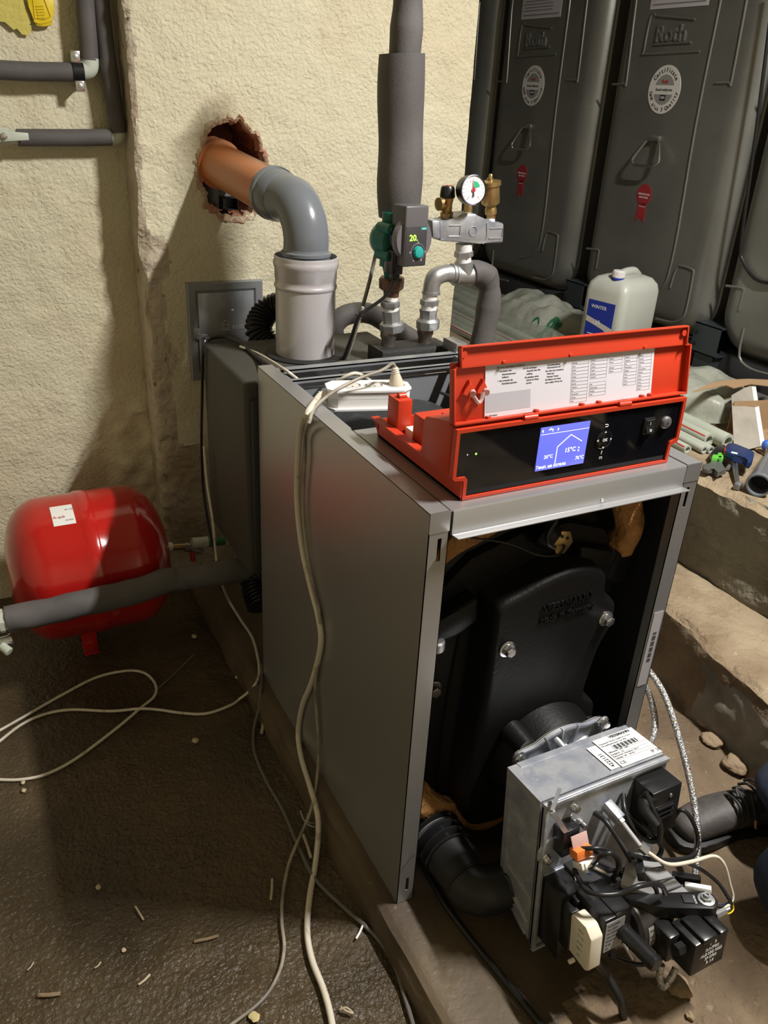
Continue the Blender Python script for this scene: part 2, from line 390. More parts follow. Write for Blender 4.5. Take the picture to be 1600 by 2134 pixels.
wv_ = lambda t, k, s: nv((math.cos(t)*k, math.sin(t)*k, s))
low = lambda t: max(0, math.cos(t-R(290)))+.35*max(0, math.cos(t-R(160)))
rb_.rings([rim(lambda t: .010+.012*wv_(t, 9, 1)+.014*low(t), lambda t: .001), rim(lambda t: .005+.006*wv_(t, 12, 1)+.010*low(t), lambda t: -.006+.004*wv_(t, 20, 3)), rim(lambda t: -.002+.006*wv_(t, 16, 5), lambda t: -.002+.006*wv_(t, 24, 7)), rim(lambda t: -.006+.006*wv_(t, 12, 5), lambda t: .03)], False, False)
S('wall_chimney_rim', rb_, mat('broken_rim', (.44, .24, .16), .9, bump=(70, 1, .01), var=(24, (.50, .40, .28), .45, .6)))
# other walls and ceiling (mostly behind the camera, they bounce the lamp)
def slabw(n, x0, x1, y0, y1, z0, z1, mt): S(n, MB().bx(x0, x1, y0, y1, z0, z1), mt)
# pinkish broken rim of plaster and brick round the hole, dirty flaking plaster low on the corner
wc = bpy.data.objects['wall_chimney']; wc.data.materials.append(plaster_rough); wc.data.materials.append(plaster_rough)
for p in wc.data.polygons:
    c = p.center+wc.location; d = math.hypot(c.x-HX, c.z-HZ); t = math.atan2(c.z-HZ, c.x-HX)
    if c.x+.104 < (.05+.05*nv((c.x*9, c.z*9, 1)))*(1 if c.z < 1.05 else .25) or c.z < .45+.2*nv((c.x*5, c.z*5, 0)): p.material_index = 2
sl_ = bpy.data.objects['floor_plinth']; sl_.data.materials.append(brownconc)
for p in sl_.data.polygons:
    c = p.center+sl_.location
    if c.x > .60+.03*nv((0, c.y*9, 0)) or (c.x > .16 and c.y < -.30+.25*(c.x-.16)+.03*nv((c.x*9, 0, 0))): p.material_index = 1  # paler brown to the right of the boiler and in front of it
slabw('wall_left', -2.5, -2.4, -2.6, 1.6, -.1, 2.95, plaster)
slabw('wall_front', -2.5, 3.3, -2.7, -2.6, -.1, 2.95, plaster)
slabw('wall_right', 3.1, 3.2, -2.6, 4.4, -.1, 2.95, oldconc)
slabw('wall_far', .8, 3.2, 3.75, 3.85, -.1, 2.95, oldconc)
slabw('ceiling', -2.5, 3.3, -2.7, 4.4, 2.92, 3.0, plaster)
# ================================================================ THE BOILER
BW, BD, BH = .56, .777, .864
boiler = E('boiler', (.28, .39, 0), 'grey sheet-steel oil boiler with its front panel off, standing on the concrete slab', 'boiler')
def panel(name, sgn):
    x = 0 if sgn > 0 else BW
    b = MB(); s = sgn
    def X(a): return x+s*a
    # outer sheet, top lip, front flange, rear lip
    b.bx(X(0), X(.0015), 0, BD, .0, BH, 0)
    b.bx(X(0), X(.034), .0, BD, BH-.0015, BH+.0005, 0)
    b.bx(X(.0325), X(.034), .0, BD, BH-.016, BH, 0)
    b.bx(X(0), X(.036), -.0008, .001, BH-.034, BH+.0005, 0)
    b.bx(X(0), X(.03), BD-.0015, BD, 0, BH, 0)
    # front flange with a punched slot near top and bottom: built from strips
    z = [0, .03, .065, BH-.085, BH-.045, BH-.034]
    for i in range(5):
        if i in (1, 3):
            b.bx(X(0), X(.017), 0, .0015, z[i], z[i+1]); b.bx(X(.024), X(.036), 0, .0015, z[i], z[i+1])
        else: b.bx(X(0), X(.036), 0, .0015, z[i], z[i+1])
    b.bx(X(.0345), X(.036), 0, .02, 0, BH-.034, 0)
    o = b.build(name, casing, boiler)
    MB().bx(X(.0015), X(.0035), .004, BD-.004, .004, BH-.004).build('inner_lining', blackm, o)
    return o
pl_ = panel('side_panel', 1); pr_ = panel('side_panel', -1)
b = MB(); b.prism([(-.001, .0, .0), (.004, 0, .0), (.002, -.012, .030), (-.001, -.012, .034)], (0, .001, 0))
b = MB(); b.prism([(.008, -.001, .105), (.0115, -.001, .106), (.026, -.009, .137), (.0245, -.009, .140)], (0, .0012, 0)); b.build('tab', casing, pl_, label='bent metal tab near the foot of the panel')
b = MB().prism([(BW-.006, -.0012, .37), (BW-.030, -.0012, .37), (BW-.030, -.0012, .55), (BW-.006, -.0012, .55)], (0, .0006, 0)); stk = b.build('sticker', silver, pr_, label='silver barcode sticker on the flange')
b = MB()
for i in range(26):
    if i % 5 != 3: b.bx(BW-.012, BW-.021, -.0017, -.0012, .43+i*.0028, .43+i*.0028+.0016)
b.build('barcode', ink, stk)
# top cover with front apron and lip
b = MB()
b.bx(.037, .523, .0, .35, BH-.0025, BH, 0)
prof = [(0, BH), (-.002, BH-.003), (-.002, BH-.036), (-.0035, BH-.0405), (-.022, BH-.0385), (-.022, BH-.0400), (-.002, BH-.0425), (.004, BH-.0425), (.004, BH-.002)]
b.prism([(.040, y, z) for y, z in prof], (.481, 0, 0))
tc_ = b.build('top_cover', casing, boiler)
MB().cyl((.335, -.0035, BH-.034), (.335, -.001, BH-.034), .003, seg=12).build('screw', chrome, tc_)
# rear cross members
for k, (y0, y1, h, mt) in enumerate([(.728, .752, .05, casing_in), (.655, .668, .02, casing_in)]):
    b = MB(); b.bx(.034, .505, y0, y1, BH-.003, BH); b.bx(.034, .505, y1-.002, y1, BH-h, BH); b.bx(.034, .505, y0, y0+.0015, BH-.008, BH)
    if k == 0:
        for x in (.20, .25): b.cyl((x, y0+.0, BH-.03), (x, y1-.001, BH-.03), .003, seg=10)
    b.build('cross_member', mt, boiler)
for x in (.039, .485):
    b = MB().bx(x, x+.003, .37, .76, BH-.022, BH-.004).bx(x, x+.018, .37, .76, BH-.024, BH-.022); b.build('side_rail', casing_in, boiler)
b = MB().bx(.495, .525, .735, .80, BH-.004, BH+.022, .001); b.build('end_bracket', casing, boiler)
# insulated boiler body inside the jacket
b = MB(); rs = []
for y, g in ((.13, -.02), (.16, 0), (.7, 0), (.74, -.02)):
    r = .235+g; cx, cz = .28, .56; ring = []
    for t in [2*math.pi*i/48 for i in range(48)]:
        ca, sa = math.cos(t), math.sin(t); p = 3.2; k = (abs(ca)**p+abs(sa)**p)**(-1/p)
        ring.append((cx+r*k*ca, y, cz-.08+(r+.06)*k*sa))
    rs.append(ring)
b.rings(rs); b.build('insulation_blanket', blanket, boiler)
b = MB().tube([(.30, .40, .781), (.38, .43, .781), (.44, .50, .780), (.46, .60, .779), (.44, .70, .779)], .004, 8); b.build('blanket_seam', blanket, boiler)
# plain black inner back so nothing shows through
MB().bx(.036, .524, .20, .21, .02, .80).build('inner_bulkhead', blackm, boiler)
MB().bx(.036, .524, .757, .760, .02, BH-.055).build('back_sheet', casing_in, boiler)
# mineral wool showing round the casting
def woolb(pts, r, seed):
    b = MB().tube(pts, r, 16, 8)
    return b.disp(lambda p: p+V((nv(p+V((seed, 0, 0)), 22), nv(p+V((0, seed, 0)), 22), nv(p+V((0, 0, seed)), 22)))*.012)
woolb([(.045, .085, .715), (.09, .08, .745), (.15, .075, .775), (.20, .07, .80), (.26, .075, .815)], .020, 1).build('mineral_wool', wool, boiler)
woolb([(.33, .085, .80), (.40, .08, .795), (.46, .08, .785), (.492, .08, .75), (.49, .085, .66)], .027, 2).build('mineral_wool', wool, boiler)
woolb([(.06, .12, .20), (.10, .10, .14), (.18, .08, .10), (.24, .06, .085), (.29, .08, .11)], .034, 3).build('mineral_wool', wool, boiler)
# black cast front section
def rr_poly(x0, x1, z0, z1, r, y, n=6):
    out = []
    for cx, cz, a in ((x1-r, z1-r, 0), (x0+r, z1-r, 90), (x0+r, z0+r, 180), (x1-r, z0+r, 270)):
        for k in range(n+1):
            t = R(a+90*k/n); out.append(V((cx+r*math.cos(t), y, cz+r*math.sin(t))))
    return out
b = MB(); b.rings([rr_poly(.055, .475, .12, .775, .12, .16), rr_poly(.055, .475, .12, .775, .12, .112), rr_poly(.07, .46, .135, .76, .11, .10)])
front = b.build('cast_front_section', castm, boiler)
def bolt(p, n, r, parent, name='bolt', washer=1.55, L=.016, mt=None):
    p, n = V(p), V(n).normalized(); b = MB()
    b.lathe([(r*washer, 0), (r*washer, .002), (r*1.2, .003), (r*1.15, .005)], p, n, 20)
    b.lathe([(r, .004), (r, L*.9), (r*.8, L)], p, n, 6); b.lathe([(r*.45, L*.9), (r*.45, L+.0006)], p, n, 12)
    return b.build(name, mt or chrome, parent)
# hinge yoke lugs left and right of the door
b = MB()
b.prism([(.045, .05, .615), (.09, .05, .628), (.145, .05, .652), (.150, .05, .60), (.11, .05, .578), (.045, .05, .572)], (0, .05, 0), .008); b.build('door_yoke', castm, boiler)
b = MB(); b.prism([(.37, .06, .700), (.505, .06, .655), (.505, .06, .60), (.475, .06, .59), (.43, .06, .63), (.37, .06, .65)], (0, .05, 0), .008); b.build('door_yoke', castm, boiler)
b = MB(); b.rings([[(x, y, z) for x, z in crm2] for y, crm2 in ((.115, [(.055, .56), (.07, .66), (.14, .72), (.25, .75), (.36, .75), (.45, .72), (.50, .66), (.50, .56)]), (.085, [(.062, .56), (.08, .65), (.145, .71), (.25, .74), (.355, .74), (.44, .71), (.49, .65), (.49, .56)]))]); b.build('upper_casting', castm, front)
MB().cyl((.065, .05, .563), (.065, .05, .585), .016, seg=16, bev=.003).build('hinge_pin', galv, boiler)
# burner door: wide base plate and deep domed cover with waisted outline
def door_outline(y, g):
    P = [(.168, .58), (.169, .625), (.176, .642), (.22, .656), (.27, .672), (.32, .680), (.36, .676), (.395, .664), (.408, .652), (.411, .630), (.418, .606), (.440, .588), (.449, .570), (.445, .53), (.428, .49), (.418, .42), (.414, .372), (.424, .356), (.446, .338), (.452, .30), (.447, .22), (.435, .14), (.40, .105), (.30, .095), (.20, .10), (.165, .13), (.155, .22), (.165, .40)]
    c = V((.30, .38)); out = []
    P = crm([(x, 0, z) for x, z in P]+[(P[0][0], 0, P[0][1])], 3)[:-1]
    for p in P:
        d = V((p.x, p.z))-c; d = d*(1+g/d.length); out.append(V((c.x+d.x, y, c.y+d.y)))
    return out
b = MB(); b.rings([door_outline(.112, .034), door_outline(.100, .034), door_outline(.094, .026), door_outline(.092, .012), door_outline(.086, .006), door_outline(.036, .001), door_outline(.027, -.002), door_outline(.022, -.008), door_outline(.0205, -.016)])
door = b.build('burner_door', castm, boiler, sharp=60)
b = MB()
b.text('VIESSMANN', .021, (.265, .0185, .614), (1, 0, .03), (0, 0, 1), .0022, 'LEFT', .0004)
b.text('Made in Germany', .017, (.262, .0185, .590), (1, 0, .03), (0, 0, 1), .0020, 'LEFT', .0003)
b.build('embossed_lettering', castm, door)
for p in ((.197, .019, .548), (.425, .021, .552)): bolt(p, (0, -1, 0), .0105, door)
bolt((.100, .098, .430), (0, -1, 0), .0115, front, mt=steelpipe)
bolt((.215, .055, .165), (0, -1, 0), .0105, door); bolt((.075, .10, .26), (0, -1, 0), .012, front, mt=steelpipe)
# sight glass/sensor flange with its lead above the door
b = MB().cyl((.285, .075, .742), (.30, .052, .730), .030, .022, 24, .004); sf = b.build('sensor_socket', castm, boiler)
b = MB().prism([(.303, .046, .752), (.323, .046, .748), (.333, .046, .726), (.318, .046, .704), (.298, .046, .708), (.290, .046, .730)], (0, .004, 0), .001); pl2 = b.build('sensor_plate', brass, sf, label='pale brass plate with small holes')
b = MB()
for x, z in ((.318, .736), (.312, .722), (.305, .742)): b.cyl((x, .044, z), (x, .0465, z), .003, seg=10)
b.build('plate_hole', blackm, pl2)
MB().tube([(.312, .042, .722), (.285, .03, .716), (.24, .03, .728), (.19, .045, .752), (.12, .06, .77)], .0022, 6).build('sensor_lead', cable_b, sf)
MB().tube([(.290, .05, .775), (.272, .045, .755), (.275, .045, .735), (.292, .045, .722)], .004, 8).build('sensor_lead', cable_b, sf)
# rear flue collector and flow/return header
b = MB().bx(-.025, .455, .80, 1.14, .305, .82, .012, 3)
fb = b.build('flue_box', boxm, boiler, label='black insulated box at the rear with speckled top')
b = MB().bx(-.012, .445, .785, .803, .315, .78, .006); b.build('gasket_face', epp, fb)
b = MB().lathe([(.098, .0), (.100, .004), (.094, .006)], (.195, .975, .819), Z_, 48); b.build('pipe_collar', blackm, fb)
HY = .84
def hp(px, py, y=HY): return at(px, py, 'y', y)
b = MB(); pA = hp(797, 731, .81); pB = hp(941, 722, .81); zt = (pA.z+pB.z)/2
b.bx(pA.x, pB.x, .81, .895, zt-.045, zt, .006)
hdr = b.build('pipe_header_block', epp, boiler)
r1, r2 = hp(815, 712), hp(891, 706)
b = MB().bx(r1.x-.028, r2.x+.028, .826, .88, zt-.001, zt+.0008, 0); b.build('header_recess', blackm, hdr)
b = MB()
for q in (r1, r2): b.lathe([(.019, -.01), (.018, .008), (.0175, .02), (.021, .030), (.021, .042), (.018, .046), (.018, .055)], (q.x, .855, zt-.005), Z_, 24)
b.build('pipe_stub', steelpipe, hdr)
# ================================================================ CONTROLLER
ctl = E('boiler_controller', (.28, .15, BH), 'red control unit with raised lid and lit blue display, on the boiler top', 'control unit')
zs = .903; z1 = .984
# lower tray
b = MB()
b.prism([(.066, .024, BH+.001), (.066, .024, zs), (.066, .31, zs-.006), (.060, .318, zs-.004), (.066, .305, BH+.001)], (.003, 0, 0))
b.bx(.066, .498, .024, .31, BH+.001, BH+.005); b.bx(.066, .498, .306, .31, BH+.001, zs-.006); b.prism([(.495, .024, BH+.001), (.495, .024, zs), (.495, .31, zs-.006), (.495, .31, BH+.001)], (.003, 0, 0))
b.prism([(.052, .026, zs), (.054, .315, zs-.005), (.069, .315, zs-.005), (.069, .026, zs)], (0, 0, .003))
b.build('tray', red, ctl)
# upper body with sloping back
b = MB(); pr = [(.036, zs), (.036, z1), (.046, z1+.006), (.115, z1-.010), (.122, z1-.018), (.124, zs+.002)]
b.prism([(.048, y, z) for y, z in pr], (.462, 0, 0), .003); body = b.build('housing', red, ctl)
b = MB().bx(.11, .47, .12, .17, zs, z1-.03, .002); b.bx(.075, .45, .165, .20, BH+.006, .947, .002); b.build('terminal_cover', red, ctl)
b = MB().bx(.070, .098, .245, .285, BH+.006, .952, .002); b.cyl((.078, .262, .954), (.092, .262, .954), .006, seg=12); b.build('latch_post', red, ctl)
b = MB().bx(.085, .11, .205, .243, BH+.006, .905, .002); b.build('connector_block', whitep, ctl)
# front frame following the stepped outline, and glossy panel inside
out = [(.048, z1), (.048, zs+.001), (.0535, zs-.003), (.067, zs-.004), (.069, zs-.008), (.069, BH+.001), (.497, BH+.001), (.497, zs-.008), (.499, zs-.004), (.510, zs-.001), (.512, zs+.003), (.510, z1)]
inn = [(.054, z1-.006), (.054, zs+.005), (.058, zs+.002), (.071, zs+.0015), (.075, zs-.003), (.075, BH+.006), (.491, BH+.006), (.491, zs-.004), (.494, zs+.001), (.502, zs+.004), (.506, zs+.008), (.504, z1-.006)]
b = MB(); b.rings([[(x, .034, z) for x, z in out], [(x, .0225, z) for x, z in out], [(x, .0225, z) for x, z in inn], [(x, .034, z) for x, z in inn]], False, False)
b.build('front_frame', red, ctl)
b = MB().prism([(x, .026, z) for x, z in inn], (0, .006, 0)); fp = b.build('front_panel', gloss, ctl, label='glossy black panel')
# y of the glass = .026
def cf(px, py, y=.0255): return at(px, py, 'y', y)
sx0, sx1, sz0, sz1 = .2055, .3045, .8915, .9665
b = MB().bx(sx0, sx1, .0245, .0262, sz0, sz1, .0008); scr = b.build('display', screen, ctl, label='lit blue display')
ys = .0242
b = MB()
b.text('15°C', .0108, (.2595, ys, .9205), X_, Z_, .0002, 'LEFT', .0001)
b.text('20°C', .0085, (.219, ys, .9145), X_, Z_, .0002)
b.text('76°C', .0085, (.2845, ys, .9035), X_, Z_, .0002)
b.text('Темп. на котела', .0078, (.2055, ys, .8975), X_, Z_, .0002)
b.build('display_text', screenw, scr)
b = MB()
def ln(pts, wd, y=ys):
    for a, c in zip(pts, pts[1:]):
        a, c = V((a[0], y, a[1])), V((c[0], y, c[1])); d = (c-a).normalized(); n_ = V((-d.z, 0, d.x))*wd/2; b.prism([a+n_, a-n_, c-n_, c+n_], (0, .0003, 0))
ln([(.2435, .900), (.2435, .9295), (.268, .9475), (.2925, .933)], .0014); ln([(sx0+.001, .9545), (sx1-.001, .9545)], .0006)
ln([(.222, .9605), (.222, .962), (.229, .962), (.229, .958)], .0016); ln([(.2245, .962), (.2245, .9645)], .001)
for t in ((.2385, .9605, 1), (.2105, .9605, -1)):
    b.prism([(t[0], ys, t[1]-.003), (t[0]+.003*t[2], ys, t[1]), (t[0], ys, t[1]+.003)], (0, .0003, 0))
for s_ in (1, -1): b.prism([(.2865, ys, .9195+.0015*s_), (.2905, ys, .9195+.0015*s_), (.2885, ys, .9195+.0045*s_)], (0, .0003, 0))
b.build('display_graphic', screenw, scr)
kx, kz = .3405, .9285
b = MB().lathe([(.0165, 0), (.0165, .001), (.015, .0018)], (kx, .026, kz), (0, -1, 0), 36); b.lathe([(.0075, .0015), (.0075, .003), (.0065, .0034)], (kx, .026, kz), (0, -1, 0), 24)
pad = b.build('button_pad', gloss, ctl)
b = MB(); yk = .0235
for dx, dz in ((1, 0), (-1, 0), (0, 1), (0, -1)):
    cx, cz = kx+dx*.0125, kz+dz*.0125; px_, pz_ = -dz, dx
    b.prism([(cx+px_*.0022, yk, cz+pz_*.0022), (cx-px_*.0022, yk, cz-pz_*.0022), (cx+dx*.0035, yk, cz+dz*.0035)], (0, .0003, 0))
b.text('OK', .0068, (kx, .0222, kz), X_, Z_, .0002, 'CENTER', .0002); b.text('?', .009, (kx, .0252, kz-.0235), X_, Z_, .0002, 'CENTER', .0002)
b.tube([(kx-.003, .0252, kz+.0265), (kx+.002, .0252, kz+.0265), (kx+.004, .0252, kz+.0245), (kx+.002, .0252, kz+.0225), (kx-.002, .0252, kz+.0225)], .0006, 6, 4)
b.bx(kx-.003, kx+.003, .025, .0255, kz-.0352, kz-.0312); b.build('button_symbol', icon, pad)
b = MB().bx(kx-.0022, kx-.0006, .0246, .025, kz-.0345, kz-.032).bx(kx+.0002, kx+.0018, .0246, .025, kz-.0345, kz-.032); b.build('menu_symbol', ink, pad)
q = cf(1350, 887)
b = MB().bx(q.x-.0115, q.x+.0115, .022, .027, q.z-.0145, q.z+.0145, .001); sw = b.build('power_switch', blackp, ctl)
b = MB().prism([(q.x-.0085, .0225, q.z-.0115), (q.x-.0085, .0165, q.z-.0095), (q.x-.0085, .0215, q.z), (q.x-.0085, .0205, q.z+.011), (q.x-.0085, .0225, q.z+.012)], (.017, 0, 0)); rk = b.build('rocker', blackp, sw)
b = MB().text('I', .008, (q.x, .0206, q.z+.005), X_, Z_, .0002, 'CENTER'); b.text('o', .010, (q.x, .0175, q.z-.005), X_, (0, .3, 1), .0002, 'CENTER'); b.build('switch_mark', icon, rk)
q = cf(1386, 880)
b = MB().lathe([(.0112, 0), (.0112, .003), (.009, .006), (.0075, .0065)], (q.x, .026, q.z), (0, -1, 0), 28); kn = b.build('reset_knob', greyp, ctl)
b = MB().lathe([(.0022, 0), (.0022, .0003)], (q.x, .0194, q.z), (0, -1, 0), 12); b.build('knob_centre', ink, kn)
q = cf(992, 946); MB().lathe([(.0016, 0), (.0016, .0006)], (q.x, .026, q.z), (0, -1, 0), 12).build('status_light', ledg, ctl, label='glowing green status light')
q = cf(974, 948); MB().lathe([(.0012, 0), (.0012, .0006)], (q.x, .026, q.z), (0, -1, 0), 12).build('status_light', icon, ctl)
# lid, tipped up and leaning slightly back
LT = Matrix.Translation((0, .030, z1+.004)) @ Matrix.Rotation(R(-9), 4, 'X')
lw0, lw1, lh = .044, .513, .116
b = MB(LT)
b.bx(lw0, lw1, .008, .0105, 0, .092, .001); b.bx(lw0, lw1, -.003, .010, 0, .004, .001)
b.bx(lw0, lw0+.0035, -.003, .010, 0, .084, .001); b.bx(lw1-.0035, lw1, -.003, .010, 0, .084, .001)
b.prism([(lw0, .0, .082), (lw0+.006, 0, .087), (lw0+.012, 0, .087), (lw0+.012, 0, .083)], (0, .010, 0)); b.prism([(lw1, .0, .082), (lw1-.006, 0, .087), (lw1-.012, 0, .087), (lw1-.012, 0, .083)], (0, .010, 0))
b.prism([(.055, .001, .0855), (.502, .001, .0855), (.502, .0035, lh), (.055, .0035, lh)], (0, .0025, 0))
b.bx(.055, .502, -.004, .006, lh-.003, lh, .001); b.bx(.055, .058, -.004, .006, .085, lh, .001); b.bx(.499, .502, -.004, .006, .085, lh, .001); b.bx(.055, .502, .001, .0105, .084, .087, 0)
for x in (.062, .494): b.lathe([(.005, 0), (.005, .004), (.0035, .004)], (x, .002, lh-.012), (0, -1, 0), 14)
lid = b.build('lid', red, ctl)
for x in (.17, .36): b = MB(LT); b.cyl((x, -.003, -.002), (x+.025, -.003, -.002), .0045, seg=14); b.bx(x, x+.025, -.005, .006, -.001, .004, .001); b.build('hinge_barrel', red, lid)
for x, z in ((.105, .0025), (.13, .084), (.195, .003), (.255, .084), (.285, .003), (.32, .003), (.408, .084), (.412, .003), (.43, .0035)): MB(LT).bx(x, x+.006, -.001, .0085, z, z+.005, .0008).build('clip', red, lid)
b = MB(LT)
for dx in (0, .024): b.prism([(.066+dx, .001, .05), (.074+dx, .001, .066), (.078+dx, .001, .052), (.084+dx, .001, .047), (.078+dx, .001, .04), (.07+dx, .001, .042), (.06+dx, .001, .045)], (0, .008, 0), .0015)
ch_ = b.build('clip_holder', red, lid)
b = MB(LT); b.cyl((.076, -.004, .045), (.080, .004, .047), .005, seg=12); b.cyl((.100, -.004, .045), (.102, .004, .047), .005, seg=12); b.tube([(.078, -.003, .042), (.086, -.004, .032), (.092, -.003, .036), (.094, -.003, .046)], .0028, 8)
b.build('clear_clip', glassc, ch_, label='small clear plastic clip')
b = MB(LT); b.bx(.104, .438, .0062, .0078, .004, .0835, 0); sh = b.build('instruction_sheet', paper, lid, label='printed instruction sheet')
yt = .0060
b = MB(LT)
def tx(s, sz, x, z): b.text(s, sz, (x, yt, z), X_, Z_, .0001)
tx('Für den angezeigten Heizkreis', .0042, .124, .0785)
for s, x, z in (('▴▾ Sie ändern den', .126, .0725), ('Raumtemperatur-', .134, .0675), ('Sollwert', .134, .063), ('◂▸ Sie wechseln das', .126, .058), ('Betriebsprogramm', .134, .0535), ('OK Sie bestätigen', .172, .073), ('Auswahl oder Ein-', .179, .0685), ('stellung', .179, .064), ('Sie gelangen einen', .176, .059), ('Schritt im Menü', .179, .0545), ('zurück', .179, .050), ('Grundeinstellung', .218, .074), ('Informationen auf', .218, .070), ('Sie rufen das erweiterte', .215, .065), ('Menü auf', .218, .0605), ('Hinweis Tasten', .218, .056), ('Sie blättern im Menü', .215, .0515), ('oder stellen Werte ein', .215, .047)): tx(s, .0036, x, z)
tx('5726 000 04/2013', .003, .105, .0065)
b.build('sheet_text', ink, sh)
b = MB(LT)
def lrect(x0, x1, z0, z1, wd=.0005):
    for a in ((x0, x1, z0, z0+wd), (x0, x1, z1-wd, z1), (x0, x0+wd, z0, z1), (x1-wd, x1, z0, z1)): b.bx(a[0], a[1], yt, yt+.0002, a[2], a[3])
words_ = ['Heizung', 'Party', 'Sparen', 'Ferien', 'Uhrzeit', 'Datum', 'Sprache', 'Heizkreis', 'Info', 'Warmwasser']
k = 0
for x0, x1, zt2, n_ in ((.266, .300, .0755, 12), (.304, .338, .077, 6), (.304, .338, .038, 4), (.342, .370, .0755, 2), (.3425, .370, .061, 2), (.374, .402, .0755, 9), (.405, .433, .0755, 11)):
    for i in range(n_):
        lrect(x0, x1, zt2-(i+1)*.0055, zt2-i*.0055+.0005, .0004); tx(words_[k % 10], .0028, x0+.0015, zt2-(i+.5)*.0055); k += 1
b.build('sheet_table', inkg, sh)
b = MB(LT); b.bx(.106, .188, yt, yt+.0004, .012, .0405); b.build('sheet_grey_field', mat('pale_grey_print', (.42, .41, .45), .6), sh)
# ================================================================ BURNER (local frame tilted 6 degrees)
BO = V((.31, -.062, .348)); BT = Matrix.Translation(BO) @ Matrix.Rotation(R(-6), 4, 'X'); BTI = BT.inverted()
def bl(px, py, yl):
    d = fwd + CR*((px-800)/F) - CU*((py-1067)/F); dl = BTI.to_3x3() @ d; pl = BTI @ CP
    return pl+dl*((yl-pl.y)/dl.y)
burner = E('oil_burner', (.31, -.12, .2), 'cast metal oil burner bolted low on the boiler front, with fan, pump and black cables', 'oil burner')
def L(): return MB(BT)
# neck and flange on the boiler door
fc = V((.318, .02, .262))
b = MB().lathe([(.118, 0), (.112, .035), (.108, .050)], fc, (0, -1, 0), 48)
for t in (12, 135): b.cyl(fc+V((math.cos(R(t))*.118, 0, math.sin(R(t))*.118)), fc+V((math.cos(R(t))*.112, -.05, math.sin(R(t))*.112)), .024, .02, 20)
b.build('door_neck', castm, burner)
b = MB(); ring = []
def flo(t): return .108+.026*sum(math.exp(-((math.degrees(math.atan2(math.sin(t-R(a)), math.cos(t-R(a)))))/11)**2) for a in (46, 145, 235, 325))
n_ = 120
b.rings([[(fc.x+flo(t)*math.cos(t), y, fc.z+flo(t)*math.sin(t)) for t in [2*math.pi*i/n_ for i in range(n_)]] for y in (-.034, -.042)], False, False)
b.rings([[(fc.x+(flo(t)-g)*math.cos(t), y, fc.z+(flo(t)-g)*math.sin(t)) for t in [2*math.pi*i/n_ for i in range(n_)]] for y, g in ((-.042, 0), (-.042, .006), (-.038, .007), (-.038, .045), (-.05, .05))], False, True)
fl = b.build('mounting_flange', alu, burner)
b = MB()
for t in (75, 95, 115, 165): b.box((fc.x+.085*math.cos(R(t)), -.041, fc.z+.085*math.sin(R(t))), (.05, .008, .003), Matrix.Rotation(-R(t), 4, 'Y'))
b.cyl((fc.x-.02, -.035, fc.z+.088), (fc.x-.012, -.07, fc.z+.075), .006, seg=12); b.text('040  9', .012, (fc.x-.012, -.039, fc.z+.085), X_, Z_, .0008); b.build('flange_rib', alu, fl)
b = MB().rings([[(fc.x+(flo(t)+g)*math.cos(t), y, fc.z+(flo(t)+g)*math.sin(t)) for t in [2*math.pi*i/n_ for i in range(n_)]] for y, g in ((-.030, -.002), (-.0335, .0015))], False, False); b.build('gasket', ivory, fl)
for t in (46, 145): bolt((fc.x+.128*math.cos(R(t)), -.042, fc.z+.128*math.sin(R(t))), (0, -1, 0), .0095, fl, 'nut')
# housing: tapered open box
b = L()
def q4(y, x0, x1, z0, z1): return [(x0, y, z0), (x1, y, z0), (x1, y, z1), (x0, y, z1)]
b.rings([q4(0, -.139, .139, -.262, -.0), q4(-.1, -.141, .141, -.318, -.0)], True, True)
for z in (-.075, -.205): b.prism([(-.1405, -.012, z), (-.1405, -.012, z-.004), (-.1435, -.095, z-.024), (-.1435, -.095, z-.018)], (.004, 0, 0))
b.prism([(-.1395, -.010, -.03), (-.1395, -.014, -.03), (-.1425, -.02, -.26), (-.1425, -.014, -.255)], (.004, 0, 0))
for k in range(3): b.box((-.141, -.05, -.262-.014*k), (.006, .095, .004), Matrix.Rotation(R(28), 4, 'X'))
b.bx(-.118, .118, -.012, .001, .0, .0012)
hs = b.build('burner_housing', alu, burner)
b = L(); b.bx(-.141, .141, -.112, -.104, -.325, .002, .002); b.bx(-.141, -.134, -.118, -.104, -.325, -.004, .001); b.bx(-.141, .141, -.1165, -.112, -.006, .0025, .001); b.bx(-.130, -.085, -.1155, -.112, -.160, -.155, .001)
b.bx(-.105, -.101, -.117, -.110, -.335, -.24, .001); b.bx(-.141, -.06, -.117, -.110, -.333, -.328, .001)
fpl = b.build('mounting_plate', alu, burner)
for px, py, r in ((1199, 1684, .0085), (1216, 1720, .006), (1165, 1772, .0055), (1141, 1792, .0085)):
    p = bl(px, py, -.122); q = BT @ p; b = L(); b.lathe([(r, -.012), (r*1.05, -.004), (r*.8, -.002), (r, 0), (r*.85, .006), (r*.5, .0065), (r*.5, .003)], p, (0, -1, 0), 20); b.build('screw', chrome, fpl)
b = L(); p0, p1 = bl(1150, 1690, -.135), bl(1180, 1737, -.135)
b.tube([p0, p1], .006, 4, 1); b.tube([p0+V((0, 0, 0)), p0+V((.03, .02, .02))], .004, 4, 1); b.build('retaining_lever', alu, fpl)
b = L()
for i in range(11): b.sph(bl(1190+(i % 3)*7, 1700+i*4+(i % 2)*6, -.1125), .0022, seg=6)
b.lathe([(.03, 0), (.028, .004), (.02, .005)], (-.118, -.112, -.105), (0, -1, 0), 24); b.build('casting_mark', alu, fpl)
